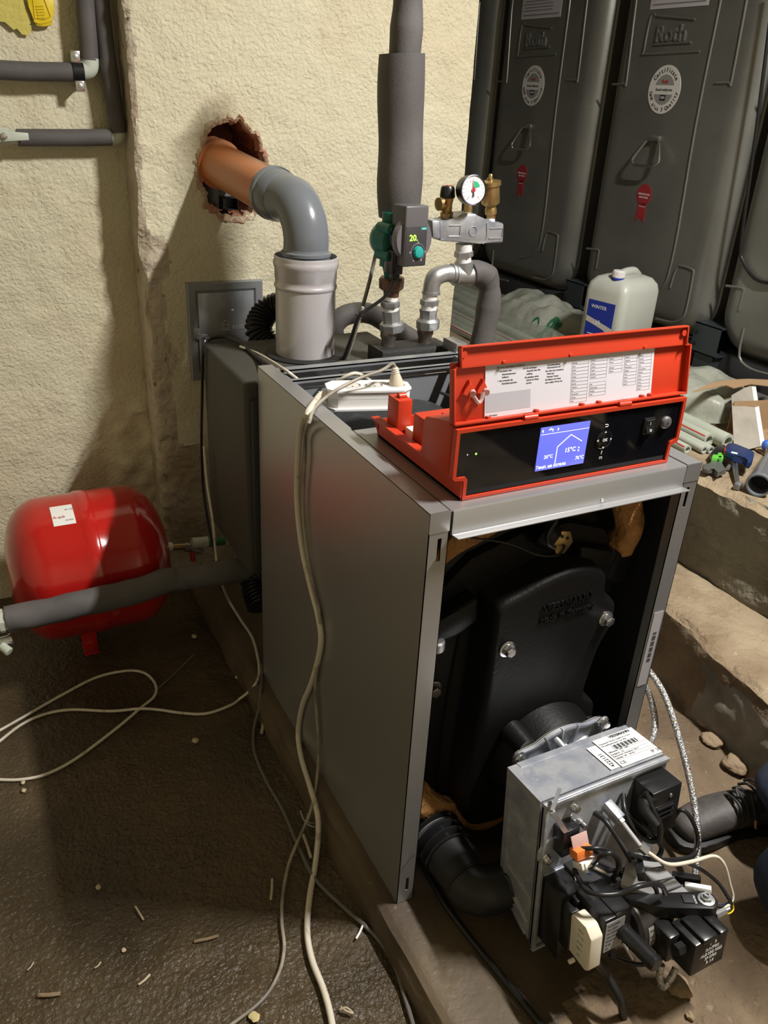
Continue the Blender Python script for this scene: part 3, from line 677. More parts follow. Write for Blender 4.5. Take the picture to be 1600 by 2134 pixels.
# rating label and number strip on the lid of the housing
def lt(px, py): return BTI @ at(px, py, 'z', .352)
b = L(); zl = .0026; P = [lt(1236, 1547), lt(1312, 1513), lt(1364, 1581), lt(1290, 1607)]
P = [V((p.x, p.y, zl-.001)) for p in P]; P[1].y = P[0].y = (P[0].y+P[1].y)/2; P[2].y = P[3].y = (P[2].y+P[3].y)/2; P[3].x = P[0].x; P[2].x = P[1].x
b.prism(P, (0, 0, .001)); lb = b.build('rating_label', whitep, hs, label='white rating label with barcode')
lx0, lx1, ly0, ly1 = P[0].x, P[1].x, P[3].y, P[0].y
b = L(); b.text('VIESSMANN', .0095, (lx1-.003-.058, ly1-.006, zl+.0004), X_, Y_, .0001, 'LEFT', .0003)
LH = ly1-ly0
for k, s in enumerate(('Viessmann Werke GmbH & Co KG', 'Öl-Gebläsebrenner Typ VEK', '', '', 'Ölbrenner   kW   kg/h', 'Kategorie    EL', 'Elektrischer Anschluss 230 V~', 'Leistung   W    50 Hz', '', 'CE                    IP 20')):
    if s: b.text(s, .0052 if s[:2] != 'CE' else .011, (lx0+.003, ly1-.016-LH*.078*k, zl+.0004), X_, Y_, .0001)
for k in range(34):
    if (k*7) % 5 != 2: b.bx(lx0+.022+k*.0017, lx0+.022+k*.0017+.0009, ly1-LH*.48, ly1-LH*.33, zl+.0003, zl+.0005)
for k in (.52, .62, .72, .8): b.bx(lx0+.004, lx1-.004, ly1-LH*k, ly1-LH*k+.0004, zl+.0003, zl+.0005)
b.build('label_text', ink, lb)
a0, a1, a2, a3 = lt(1217, 1563), lt(1237, 1556), lt(1288, 1607), lt(1262, 1614)
b = L(); xa, xb_ = min(a0.x, a3.x)-.002, lx0-.003; b.prism([(xb_-.021, a3.y-.002, zl-.001), (xb_, a3.y-.002, zl-.001), (xb_, a0.y, zl-.001), (xb_-.021, a0.y, zl-.001)], (0, 0, .001), 0); st = b.build('number_strip', whitep, hs)
b = L().text('4222131', .0115, (xb_-.010, (a3.y+a0.y)/2-.01, zl+.0003), (0, 1, 0), (-1, 0, 0), .0001, 'CENTER', .0002); b.build('strip_number', ink, st)
# ignition transformer, right
b = L().bx(.060, .130, -.160, -.112, -.118, -.016, .002); b.bx(.064, .126, -.1605, -.15, -.10, -.05, .001)
tr = b.build('ignition_transformer', blackp, burner)
b = L()
for k in range(3): b.box((.094, -.1625, -.055-.011*k), (.04, .004, .003))
b.bx(.062, .128, -.112, -.105, -.122, -.012, .001); b.build('transformer_rib', blackp, tr)
b = L().lathe([(.004, 0), (.0038, .002), (.001, .0026)], (.105, -.160, -.035), (0, -1, 0), 12); b.build('screw', chrome, tr)
b = L().tube([(.070, -.150, -.032), (.052, -.152, -.034), (.045, -.162, -.045), (.052, -.185, -.062)], [.012, .012, .0105, .008], 14); b.build('cable_boot', rubber, tr)
b = L().tube([bl(1345, 1650, -.15), bl(1362, 1690, -.17), bl(1376, 1720, -.18), bl(1372, 1748, -.18), bl(1350, 1752, -.17), bl(1322, 1730, -.16), bl(1302, 1690, -.14), bl(1298, 1655, -.115)], .0048, 10); b.build('ignition_cable', cable_b, tr)
b = L().tube([bl(1300, 1690, -.125), bl(1325, 1712, -.15), bl(1358, 1740, -.17), bl(1378, 1765, -.17), bl(1370, 1787, -.17), bl(1352, 1790, -.17)], .0048, 10); b.build('ignition_cable', cable_b, tr)
b = L().tube([bl(1404, 1704, -.15), bl(1418, 1688, -.16), bl(1436, 1700, -.17), bl(1452, 1735, -.18), bl(1452, 1768, -.19), bl(1440, 1785, -.2), bl(1400, 1792, -.2), bl(1352, 1790, -.2), bl(1310, 1780, -.2)], .004, 10); b.build('control_cable', cable_b, tr)
# nozzle pipe
b = L(); p0, p1 = bl(1262, 1674, -.118), bl(1292, 1708, -.150); d = p1-p0
Rm = d.to_track_quat('Y', 'Z').to_matrix().to_4x4(); b.box((p0+p1)/2, (.018, d.length, .018), Rm, .0015); nz_ = b.build('nozzle_block', alu, burner)
b = L(); p2, p3 = bl(1333, 1762, -.19), bl(1348, 1775, -.2); b.tube([p1, p2], .0042, 12, 1); b.build('oil_line', silver, nz_)
L().cyl(p2, p3, .0085, seg=6).build('hex_nut', galv, nz_); L().cyl(p1-d*.05, p1+d*.18, .007, seg=6).build('hex_nut', galv, nz_)
b = L().tube([p3, bl(1391, 1801, -.22), bl(1440, 1796, -.225), bl(1486, 1784, -.23), bl(1508, 1800, -.24), bl(1520, 1840, -.25), bl(1526, 1875, -.26), bl(1500, 1902, -.27)], [.0036, .0036, .0036, .003, .003, .0028, .0028, .0028], 10); b.build('thin_oil_pipe', cable_w, nz_, label='pale thin pipe curving out to the right')
b = L().tube([bl(1240, 1694, -.112), bl(1262, 1712, -.14), bl(1290, 1752, -.17), bl(1318, 1795, -.2)], [.0055, .0045, .0045, .006], 12); b.box(bl(1334, 1812, -.21), (.014, .05, .016), Matrix.Rotation(R(-20), 4, 'X') @ rz(R(-38)), .002); b.build('flame_sensor', cable_b, burner)
b = L().tube([bl(1334, 1815, -.22), bl(1352, 1835, -.225), bl(1365, 1850, -.235), bl(1369, 1862, -.24)], .004, 10); b.build('sensor_cable', cable_b, burner)
# orange and white terminals
b = L().bx(-.118, -.082, -.140, -.112, -.10, -.045, .002); tb = b.build('terminal_holder', blackp, burner)
b = L(); p = bl(1208, 1752, -.15); b.box(p, (.034, .002, .024), Matrix.Rotation(R(-25), 4, 'X'), .0005); b.build('pink_label', mat('pink_paper', (.55, .36, .33), .6), tb, label='pale pink label')
b = L(); b.box(bl(1211, 1774, -.158), (.034, .020, .017), Matrix.Rotation(R(-12), 4, 'X'), .001); b.build('orange_terminal', orangep, tb)
b = L(); b.box(bl(1219, 1797, -.166), (.034, .026, .012), Matrix.Rotation(R(-30), 4, 'X'), .001); b.box(bl(1213, 1806, -.170), (.004, .026, .016), Matrix.Rotation(R(-30), 4, 'X'), .0005); b.build('white_terminal', whitep, tb)
# fan housing, connectors, plug
b = L().bx(-.132, -.080, -.168, -.112, -.30, -.158, .003); b.bx(-.128, -.086, -.190, -.165, -.262, -.172, .002); b.bx(-.112, -.088, -.184, -.166, -.176, -.160, .001); b.bx(-.118, -.084, -.205, -.188, -.21, -.186, .002)
fh = b.build('junction_box', blackp, burner)
b = L().cyl((-.085, -.162, -.222), (-.010, -.162, -.222), .062, seg=48, bev=.006); b.bx(-.085, -.005, -.19, -.108, -.30, -.15, .004); b.build('fan_housing', blackm, burner)
b = L(); b.prism([(-.139, -.200, -.160), (-.139, -.204, -.154), (-.139, -.236, -.152), (-.139, -.252, -.166), (-.139, -.254, -.232), (-.139, -.246, -.240), (-.139, -.204, -.236)], (.026, 0, 0), .003); pg = b.build('power_plug', ivory, burner, label='ivory plug')
b = L()
for k in range(5): b.text(('N L1', 'T1 T2', 'S3 B4', '230 V', '(+)')[k], .006, (-.1393, -.228, -.170-.013*k), (0, -1, 0), Z_, .0002, 'CENTER')
b.build('plug_marking', inkg, pg)
b = L().cyl((-.142, -.222, -.238), (-.152, -.222, -.238), .004, seg=12); b.build('plug_knob', ivory, pg)
b = L().bx(-.104, -.044, -.243, -.168, -.226, -.150, .002); b.bx(-.080, -.046, -.242, -.17, -.1505, -.1475, .001); b.bx(-.080, -.078, -.2445, -.19, -.152, -.1485, .0005)
cb = b.build('control_box', blackp, burner)
b = L().bx(-.100, -.060, -.2445, -.2432, -.222, -.158, 0); lb2 = b.build('control_box_label', mat('dull_label', (.30, .30, .31), .5), cb)
b = L(); 
for k in range(7): b.text(('SATRONIC', 'Typ DKO', 'Nr 0332005', '220-240V', '50-60 Hz', 'IP 40', 'CE')[k], .0055, (-.097, -.2447, -.165-.0085*k), X_, Z_, .0001)
b.build('label_text', ink, lb2)
b = L().box(bl(1228, 1830, -.15), (.014, .002, .018), Matrix.Rotation(R(-30), 4, 'X')); b.box(bl(1207, 1838, -.15), (.014, .002, .022), Matrix.Rotation(R(-30), 4, 'X')); b.build('cable_tag', whitep, burner)
b = L().cyl((-.060, -.243, -.192), (-.055, -.318, -.196), .0135, seg=24, bev=.002); b.lathe([(.0155, 0), (.0155, .004), (.0135, .006)], (-.060, -.243, -.192), (0, -1, 0), 24); b.lathe([(.0145, 0), (.0145, .003)], (-.0555, -.309, -.1955), (0, -1, 0), 24); b.build('capacitor', blackp, burner)
# motor, pump, air duct and bracket arm
b = L().cyl((-.02, -.205, -.235), (.055, -.205, -.235), .05, seg=40, bev=.006); b.cyl((.05, -.205, -.235), (.075, -.215, -.238), .03, seg=30); mo = b.build('fan_motor', mat('motor_steel', (.07, .065, .06), .35, .6), burner)
b = L(); rs = []
for x in (-.005, .035): rs.append([(x, -.205+.0506*math.cos(R(t)), -.235+.0506*math.sin(R(t))) for t in range(150, 216, 6)])
b.rings(rs, False, False, False); ml = b.build('motor_label', mat('faded_label', (.26, .25, .23), .5), mo)
b = L()
for k in range(4): 
    a = R(158+k*12); b.text('AEG 230V 50Hz', .0048, (-.003, -.205+.0512*math.cos(a), -.235+.0512*math.sin(a)), X_, (0, math.sin(a), -math.cos(a)), .0001)
b.build('label_text', ink, ml)
z0 = -.19
b = L().bx(.032, .110, -.318, -.262, -.272, -.200, .003); b.bx(.046, .080, -.322, -.268, -.204, -.192, .004); b.bx(.085, .106, -.322, -.268, -.204, -.194, .004); b.cyl((.034, -.296, -.222), (.012, -.296, -.222), .011, seg=6); b.bx(.008, .036, -.285, -.240, -.262, -.205, .004)
pu = b.build('oil_pump', blackp, burner)
b = L()
for k, s in enumerate(('V   P', 'SUNTEC', 'ALE 35C 9323', '3P 0700', 'R 1.4')): b.text(s, .0085, (.074, -.3190, -.213-.0105*k), X_, Z_, .0002, 'CENTER', .0002)
b.build('pump_lettering', icon, pu)
b = L().cyl(bl(1490, 1908, -.275), bl(1510, 1898, -.275), .0065, seg=6); b.cyl(bl(1482, 1912, -.27), bl(1520, 1893, -.275), .0035, seg=10); b.build('hex_fitting', galv, pu)
b = L(); zt2 = -.177
A0, A1 = V((-.035, -.194, zt2)), V((.103, -.270, zt2)); dd = (A1-A0).normalized(); nn = V((-dd.y, dd.x, 0)); poly = [A0+nn*.006, A0-nn*.006]
poly += [A1-nn*.019-dd*.075]
poly += [A1+(dd*math.cos(R(t))+nn*math.sin(R(t)))*.0195 for t in range(-90, 91, 15)]
poly += [A1+nn*.016-dd*.03]
b.prism(poly, (0, 0, -.024), .001); arm = b.build('support_arm', blackp, burner)
b = L().lathe([(.0145, 0), (.0145, .002), (.0105, .003)], A1+V((0, 0, 0)), Z_, 24); b.lathe([(.010, .002), (.010, .008)], A1, Z_, 6); b.lathe([(.0058, .008), (.0058, .013), (.003, .013), (.003, .010)], A1, Z_, 20); b.build('arm_bolt', galv, arm)
b = L(); s0 = A1-dd*.032; b.box(s0+V((0, 0, .001)), (.018, .018, .003), rz(math.atan2(dd.y, dd.x)), .0005); b.build('arm_inset', blackm, arm)
b = L().text('SUNTEC', .005, A1-dd*.0195+V((0, 0, .0006)), nn, -dd, .0002, 'CENTER'); b.build('arm_lettering', icon, arm)
P = [bl(1313, 1777, -.178), bl(1352, 1776, -.170), bl(1438, 1862, -.235), bl(1398, 1878, -.235), bl(1292, 1842, -.190)]
b = L(); b.prism(P, (0, .006, -.022), .0015); fp_ = b.build('air_duct', mat('smoky_grey_plastic', (.30, .30, .31), .28, coat=.3), burner, label='smoky grey ramped air duct')
b = L()
for t in (.35, .6, .8): 
    u, v = P[0].lerp(P[3], t), P[1].lerp(P[2], t); b.tube([u+V((0, -.001, .001)), v+V((0, -.001, .001))], .0014, 6, 1)
b.build('duct_rib', greyp, fp_)
b = L(); b.box(bl(1430, 1832, -.20), (.016, .05, .018), Matrix.Rotation(R(-10), 4, 'X') @ rz(R(42)), .003); cn = b.build('cable_connector', blackp, burner)
b = L(); b.box(bl(1454, 1852, -.235), (.012, .045, .014), Matrix.Rotation(R(-10), 4, 'X') @ rz(R(42)), .002); b.build('white_connector', whitep, cn)
for nm, mt, pts, r in (
  ('motor_cable', cable_b, [(1190, 1770, -.14), (1230, 1768, -.17), (1262, 1770, -.18), (1285, 1790, -.19), (1286, 1815, -.19), (1270, 1838, -.17)], .0042),
  ('motor_cable', cable_b, [(1232, 1805, -.17), (1250, 1785, -.2), (1275, 1778, -.21), (1290, 1795, -.2), (1290, 1822, -.17), (1296, 1848, -.16), (1310, 1870, -.15)], .0042),
  ('pump_cable', cable_b, [(1196, 1812, -.16), (1218, 1852, -.2), (1245, 1864, -.225), (1290, 1862, -.24), (1330, 1847, -.25), (1362, 1842, -.25), (1380, 1848, -.245), (1386, 1862, -.24)], .0046),
  ('pump_cable', cable_b, [(1238, 1808, -.17), (1262, 1815, -.18), (1282, 1814, -.18), (1312, 1812, -.18)], .0036),
  ('lead', cable_w, [(1238, 1808, -.175), (1258, 1816, -.18), (1278, 1815, -.18)], .003),
  ('return_cable', cable_b, [(1376, 1800, -.18), (1420, 1796, -.2), (1460, 1812, -.22), (1496, 1840, -.24), (1518, 1872, -.26), (1524, 1885, -.265)], .0034),
  ('yellow_wire', yellow, [(1524, 1876, -.262), (1528, 1895, -.268), (1518, 1904, -.272), (1508, 1900, -.274)], .0014),
  ('blue_wire', blue, [(1476, 1866, -.24), (1492, 1882, -.25), (1512, 1884, -.26), (1526, 1872, -.262)], .0014),
  ('black_wire', cable_b, [(1480, 1870, -.24), (1496, 1890, -.25), (1514, 1888, -.26), (1525, 1878, -.262)], .0014),
  ('lower_cable', cable_b, [(1270, 1990, -.22), (1300, 2004, -.23), (1340, 2010, -.24), (1375, 2000, -.25), (1392, 1965, -.26), (1396, 1930, -.25)], .004),
  ('blue_wire', blue, [(1216, 1812, -.175), (1224, 1820, -.18), (1232, 1822, -.18), (1234, 1812, -.17)], .001)):
    L().tube([bl(*p) for p in pts], r, 10).build(nm, mt, burner)
b = L().corr([(.03, -.25, -.275), (.055, -.262, -.283), (.09, -.265, -.278)], .011, .0015, .006, 16); b.build('flexible_coupling', rubber, burner)
b = L().tube([bl(1318, 1998, -.24), bl(1290, 1950, -.23), bl(1306, 1970, -.235)], .003, 8); b.build('spring_clip', silver, burner)
# ivory plug lead running down to the floor
b = MB().tube([BT @ bl(1238, 2002, -.235), at(1262, 2030, 'y', -.33), at(1290, 2080, 'y', -.36), at(1300, 2134, 'y', -.37), at(1302, 2190, 'z', .01)], .0072, 12)
b.build('plug_cable', cable_b, burner)
# ---- air intake hose from under the boiler to the burner
ah = E('air_intake_hose', (.115, .05, .0), 'ribbed black air hose running from under the boiler to the burner', 'hose')
HX0, HZ0 = .112, .082
b = MB().corr([(HX0-.004, .36, HZ0+.03), (HX0+.0, .2, HZ0+.014), (HX0, -.004, HZ0+.006)], .0475, .0075, .019, 40); b.build('corrugated_section', hosem, ah)
b = MB(); 
b.lathe([(.050, 0), (.048, .03), (.045, .06), (.047, .062), (.047, .066)], (HX0, -.004, HZ0+.004), (.02, -1, -.03), 36)
b.build('smooth_sleeve', rubber, ah)
b = MB().tube([(HX0, -.060, HZ0), (HX0+.003, -.078, HZ0-.002), (HX0+.02, -.094, HZ0-.004), (HX0+.055, -.100, HZ0-.006)], [.0455, .047, .0465, .045], 32, 5)
b.tube([(HX0+.05, -.099, HZ0-.006), (HX0+.072, -.103, HZ0-.0), (HX0+.085, -.100, HZ0+.022)], [.044, .042, .038], 28, 5); b.build('elbow', mat('soft_black_rubber', (.013, .013, .014), .45), ah)
b = MB().lathe([(.0515, 0), (.0515, .009), (.049, .009)], (HX0, .055, HZ0+.003), (0, -1, 0), 36); b.box((HX0-.048, .052, HZ0-.026), (.012, .014, .014), None, .002); b.build('hose_clamp', galv, ah)
for k in range(7):
    b = MB(); y = .035+.0425*k
# oil hoses in steel braid
for pts, lab in (([at(1335, 1385, 'y', .10), at(1352, 1398, 'y', .09), at(1385, 1450, 'y', .04), at(1415, 1540, 'y', -.04), at(1440, 1640, 'y', -.11), at(1453, 1730, 'y', -.17), at(1451, 1800, 'y', -.21), at(1443, 1860, 'y', -.25), at(1434, 1930, 'y', -.29)], 'steel braided oil hose arching over the shoe, the longer of the two'),
                 ([at(1332, 1420, 'y', .09), at(1345, 1432, 'y', .08), at(1358, 1465, 'y', .06), at(1365, 1510, 'y', .03), at(1356, 1545, 'y', .0), at(1335, 1560, 'y', -.02)], 'short steel braided oil hose beside the boiler, curling down behind the burner')):
    MB().tube(pts, .0072, 12, 8).build('oil_hose', braidm, label=lab, cat='hose', group=None)
b = MB(); q = at(1378, 2040, 'y', -.36)
b.tube([at(1378, 2010, 'y', -.355), at(1374, 2035, 'y', -.36), at(1380, 2057, 'y', -.365), at(1393, 2045, 'y', -.365), at(1408, 2018, 'y', -.36)], .0062, 12, 8); b.build('hose_end', braidm, burner, label='loop of braided hose hanging under the pump')
# ================================================================ FLUE
fx, fy = .195, .975
b = MB().lathe([(.074, 0), (.074, .168), (.0765, .171), (.0775, .175), (.0765, .179), (.0750, .181), (.0750, .192), (.0762, .194), (.0762, .216), (.0785, .221), (.0795, .228), (.0785, .234), (.0765, .238), (.0775, .243), (.0765, .2455), (.0750, .2455), (.0735, .235), (.0735, .2)], (fx, fy, .818), Z_, 56)
silverp = b.build('flue_pipe', silver, label='wide silver flue pipe standing upright on the black box behind the boiler', cat='flue pipe')
zt_ = 1.062
b = MB().lathe([(.058, -.04), (.058, .0), (.0605, .003), (.0605, .010), (.056, .013), (.0545, .018)], (fx, fy, zt_), Z_, 48)
p_el = at(567, 401, 'y', 1.115); a_dir = V((HX-.045, YW+.06, HZ+.02))-p_el; a_dir.normalize()
top = V((fx, fy, zt_+.015)); s1 = p_el-a_dir*.045
b.tube([top, V((fx, fy, zt_+.045)), V((fx-.003, fy+.012, zt_+.083)), V((fx-.012, fy+.045, zt_+.118)), s1], [.0545, .0545, .0545, .0545, .0545], 48, 8)
b.lathe([(.0545, -.01), (.0605, .004), (.0605, .028), (.064, .032), (.064, .044), (.0605, .048), (.056, .048)], s1, a_dir, 48)
b.build('pipe_elbow', pvc, label='glossy grey plastic elbow joining the silver pipe to the orange pipe', cat='pipe elbow')
e2 = p_el+a_dir*.37
b = MB().lathe([(.0555, -.03), (.0555, .30)], p_el, a_dir, 48); b.lathe([(.0635, .29), (.0635, .31), (.061, .33), (.061, .37)], p_el, a_dir, 48)
b.build('drain_pipe', orange, label='orange-brown plastic pipe running into the broken hole in the chimney wall', cat='pipe')
b = MB().cyl((HX-.030, YW+.085, HZ-.02), (HX-.025, YW+.085, HZ-.105), .052, .052, 36); b.lathe([(.055, 0), (.055, .012)], (HX-.028, YW+.085, HZ-.075), (0.05, 0, -1), 36)
b.build('grey_pipe', pvc, label='grey pipe end glimpsed inside the wall hole below the orange pipe', cat='pipe')
q = at(480, 425, 'y', YW-.0)
b = MB(); b.bx(q.x-.022, q.x+.022, q.y-.002, q.y+.06, q.z-.016, q.z-.0145); b.bx(q.x-.022, q.x+.022, q.y-.002, q.y+.06, q.z+.0145, q.z+.016); b.bx(q.x-.0225, q.x-.021, q.y-.002, q.y+.06, q.z-.016, q.z+.016); b.bx(q.x+.021, q.x+.0225, q.y-.002, q.y+.06, q.z-.016, q.z+.016)
b.build('steel_channel', blackm, label='short black square channel end inside the wall hole', cat='channel')
# chimney cleaning door
d0, d1, d2 = at(386, 590, 'y', YW-.012), at(547, 583, 'y', YW-.012), at(402, 793, 'y', YW-.012)
dx0, dx1, dz1, dz0 = (d0.x+d2.x)/2, d1.x, (d0.z+d1.z)/2, d2.z; yw = YW-.004
chd = E('chimney_door', ((dx0+dx1)/2, yw, dz0), 'zinc chimney cleaning door stamped RUG, set in the chimney wall', 'cleaning door')
b = MB(); b.rings([[(x, y, z) for x, z in ((dx0+g, dz0+g), (dx1-g, dz0+g), (dx1-g, dz1-g), (dx0+g, dz1-g))] for g, y in ((0, yw+.01), (0, yw-.008), (.003, yw-.012), (.022, yw-.011), (.026, yw-.004), (.03, yw-.004))], False, False)
b.build('frame', casing_in, chd)
zm = mat('zinc_door', (.40, .42, .45), .42, .55, bump=(90, .15, .001), var=[(28, (.38, .40, .43), .5, .65), (9, (.22, .24, .27), .4, .6)])
b = MB(); b.rings([[(x, y, z) for x, z in ((dx0+g, dz0+g), (dx1-g, dz0+g), (dx1-g, dz1-g), (dx0+g, dz1-g))] for g, y in ((.028, yw-.003), (.030, yw-.010), (.033, yw-.0115))], False, True); dl = b.build('door_leaf', zm, chd)
ux, uz = dx1-dx0, dz1-dz0; yy = yw-.0116
b = MB(); gx, gz = dx0+ux*.48, dz1-uz*.44; w_ = .012
b.tube([(gx-w_, yy, gz+.006), (gx, yy, gz+.014), (gx+w_, yy, gz+.006)], .0008, 6, 1)
for a_ in (((-1, -1.6), (1, -1.6)), ((-1, .2), (1, .2)), ((-.8, -1.6), (-.8, .2)), ((.8, -1.6), (.8, .2))): b.tube([(gx+a_[0][0]*w_, yy, gz+a_[0][1]*.009), (gx+a_[1][0]*w_, yy, gz+a_[1][1]*.009)], .0007, 6, 1)
b.tube([(gx-.006, yy, gz-.002), (gx-.004, yy, gz-.010), (gx+.004, yy, gz-.010), (gx+.006, yy, gz-.002)], .0007, 6, 3)
b.text('RUG', .017, (gx+.020, yy-.0003, gz-.008), X_, Z_, .0008, 'LEFT', .0003); b.sph((gx+.022, yy, gz+.042), .004, (1, .5, 1), seg=10)
b.build('stamped_mark', mat('zinc_highlight', (.75, .77, .80), .35, .6), dl)  # relief highlights put into the mark's brighter colour
lx, lz = dx0+.026, dz0+uz*.47
b = MB().bx(lx-.014, lx+.004, yw-.018, yw-.012, lz-.006, lz+.022, .001); b.cyl((lx, yw-.012, lz), (lx, yw-.022, lz), .009, seg=18); b.box((lx+.012, yw-.017, lz), (.026, .004, .010), None, .001); b.build('latch', casing_in, chd)
b = MB().tube([(lx+.003, yw-.012, lz-.012), (lx+.004, yw-.012, dz0+.035), (lx+.010, yw-.012, dz0+.028)], .0022, 8, 3); b.build('frame_bead', casing_in, chd)
# hoses behind the flue
b = MB().corr([at(560, 720, 'y', 1.19), at(538, 685, 'y', 1.22), at(560, 645, 'y', 1.24), at(610, 640, 'y', 1.20), at(650, 690, 'y', 1.18)], .034, .0035, .0095, 30)
b.build('ribbed_hose', blackp, label='thick black ribbed hose looping behind the silver flue pipe', cat='hose')
b = MB().tube([at(700, 720, 'y', 1.22), at(696, 680, 'y', 1.24), at(725, 655, 'y', 1.25), at(775, 655, 'y', 1.24), at(830, 690, 'y', 1.17), at(885, 725, 'y', 1.08)], .030, 24)
b.build('insulated_pipe', foam, label='curved pipe in grey foam insulation arching behind the two risers', cat='pipe')
b = MB().corr([at(548, 1262, 'y', .86), at(535, 1215, 'y', .92), at(560, 1190, 'y', .92), at(600, 1200, 'y', .88)], .04, .004, .011, 26); b.build('ribbed_hose', blackp, label='ribbed black hose at slab level beneath the black flue box', cat='hose')
# ================================================================ PUMP AND RISERS
RY = .855
def rp(px, py, y=RY): return at(px, py, 'y', y)
def fit(parent, name, pts, mt, seg=24):
    """stack of rings: (px,py,radius px)"""
    P = [rp(x, y) for x, y, r in pts]; b = MB(); x0 = P[0].x; prof = [(wr(r, p), p.z-P[0].z) for p, (x, y, r) in zip(P, pts)]
    b.lathe(prof, (x0, RY, P[0].z), V((P[-1].x-P[0].x, 0, P[-1].z-P[0].z)), seg); return b.build(name, mt, parent)
pump = E('circulation_pump', rp(815, 600), 'green and grey circulation pump with a lit display reading 20, on the left riser', 'pump')
fit(pump, 'union_nut', [(817, 691, 17), (817, 689, 25), (817, 674, 26), (816, 671, 22)], galv, 8)
fit(pump, 'coupling', [(816, 673, 18), (815, 660, 18), (814, 646, 19)], galv, 8)
fit(pump, 'thread_tape_wrap', [(814, 650, 16), (814, 642, 16.5), (814, 640, 15)], tape)
fit(pump, 'nipple_nut', [(813, 641, 18), (813, 638, 20.5), (813, 628, 20.5), (813, 626, 18)], galv, 6)
fit(pump, 'thread_tape_wrap', [(813, 626, 15.5), (814, 618, 15.5)], tape)
fit(pump, 'pipe_nut', [(815, 618, 16), (815, 606, 17), (816, 600, 26), (816, 581, 27), (816, 577, 24), (816, 577, 16)], copperish, 10)
fit(pump, 'lower_port', [(816, 580, 15), (817, 566, 18), (817, 555, 21), (818, 548, 16), (818, 530, 17)], green)
c0 = rp(812, 500); ax = V((.10, -1, .02)).normalized()
b = MB().lathe([(.030, .035), (.040, .03), (.043, .012), (.043, -.012), (.038, -.03), (.028, -.04)], c0, ax, 36)
b.cyl(c0+V((0, 0, -.06)), c0+V((.002, 0, .062)), .022, seg=24); b.build('volute', green, pump)
for s_ in (1, -1):
    for k in (1, -1): MB().lathe([(.012, .0), (.013, .03), (.012, .052)], c0+V((.028*s_, 0, .03*k)), ax, 14).build('flange_lug', green, pump)
b = MB().lathe([(.006, .052), (.006, .058), (.003, .058)], c0+V((-.028, 0, .03)), ax, 12); b.build('bolt', chrome, pump)
hx, hz_ = V((ax.y*-1, ax.x, 0)).normalized(), V((0, 0, 1)); 
q = at(865, 500, 'y', .768); hc = q-ax*.0
b = MB().lathe([(.034, -.072), (.036, -.05), (.041, -.045), (.041, -.008)], hc, ax, 40); b.build('motor_body', blackp, pump)
b = MB().lathe([(.051, -.02), (.051, -.008), (.048, -.003)], hc, ax, 48); b.build('motor_ring', pumpring, pump)
Mh = Matrix.Identity(4); vv = ax.cross(hx) if ax.cross(hx).z > 0 else -ax.cross(hx)
for i in range(3): Mh[i][0] = hx[i]; Mh[i][1] = -ax[i]; Mh[i][2] = vv[i]; Mh[i][3] = hc[i]
b = MB(Mh).bx(-.033, .030, -.006, .05, -.058, .074, .004, 3); hd = b.build('pump_head', greyp, pump)
b = MB(Mh).bx(-.030, .027, -.0068, -.005, -.055, .030, .0005); pfc = b.build('face_plate', pumpface, pump)
b = MB(Mh).text('20.', .019, (-.021, -.0072, .005), X_, Z_, .0003, 'LEFT', .0003); b.build('pump_display', mat('green_digits', (.2, .8, .1), .4, em=((.45, 1, .05), 1.6)), pfc, label='lit green digits reading 20')
b = MB(Mh).lathe([(.0135, 0), (.0135, .003), (.011, .008), (.0095, .0085)], (.004, -.0065, -.026), (0, -1, 0), 28)
for k in range(12): a = R(30*k); b.box((.004+.0115*math.cos(a), -.0105, -.026+.0115*math.sin(a)), (.002, .006, .002))
b.build('dial_knob', teal, pfc)
b = MB(Mh); b.tube([(.004+.019*math.cos(R(t)), -.007, -.026+.019*math.sin(R(t))) for t in range(-60, 241, 20)], .0006, 5, 1)
for t in (-60, 0, 90, 180, 240): b.bx(.004+.021*math.cos(R(t))-.002, .004+.021*math.cos(R(t))+.002, -.0072, -.0068, -.026+.021*math.sin(R(t))-.002, -.026+.021*math.sin(R(t))+.002)
b.build('dial_scale', inkg, pfc)
b = MB(Mh).bx(.010, .026, -.0072, -.0066, .022, .028, 0); b.build('brand_mark', teal, pfc); b = MB(Mh).text('wilo', .006, (.018, -.0074, .025), X_, Z_, .0001, 'CENTER'); b.build('brand_lettering', icon, pfc)
cc = at(822, 548, 'y', .80)
b = MB().bx(cc.x-.013, cc.x+.016, .785, .83, cc.z-.025, cc.z+.03, .004); b.box((cc.x+.004, .805, cc.z-.034), (.018, .02, .016), None, .004); b.build('cable_gland', blackp, pump)
cp = [at(822, 572, 'y', .80), at(818, 592, 'y', .80), at(800, 620, 'y', .81), at(765, 645, 'y', .82), at(748, 658, 'y', .825), at(733, 700, 'y', .85), at(712, 762, 'z', .80)]
b = MB().tube(cp, .0042, 10); b.build('pump_cable', cable_b, pump)
b = MB().tube([at(786, 515, 'y', 1.0), at(770, 585, 'y', .93), at(752, 650, 'y', .85), at(738, 690, 'y', .87), at(708, 763, 'z', .80)], [.0048, .0048, .0044], 10)
b.build('grey_cable', cable_g, label='dark grey cable dropping behind the pump and tied to its lead', cat='cable')
b = MB().tube([at(756, 640, 'y', .84), at(745, 680, 'y', .855), at(718, 760, 'z', .80)], .0036, 10); b.build('white_cable', cable_w, label='white sheathed cable end running down beside the pump lead into the boiler top', cat='cable')
b = MB(); q = at(748, 657, 'y', .838); b.lathe([(.0095, -.002), (.0095, .002)], q, (.3, 0, 1), 14); b.tube([q, q+V((.014, -.003, -.002))], .0012, 5, 1); b.build('cable_tie', blackp, label='black cable tie bundling the cables left of the pump', cat='cable tie')
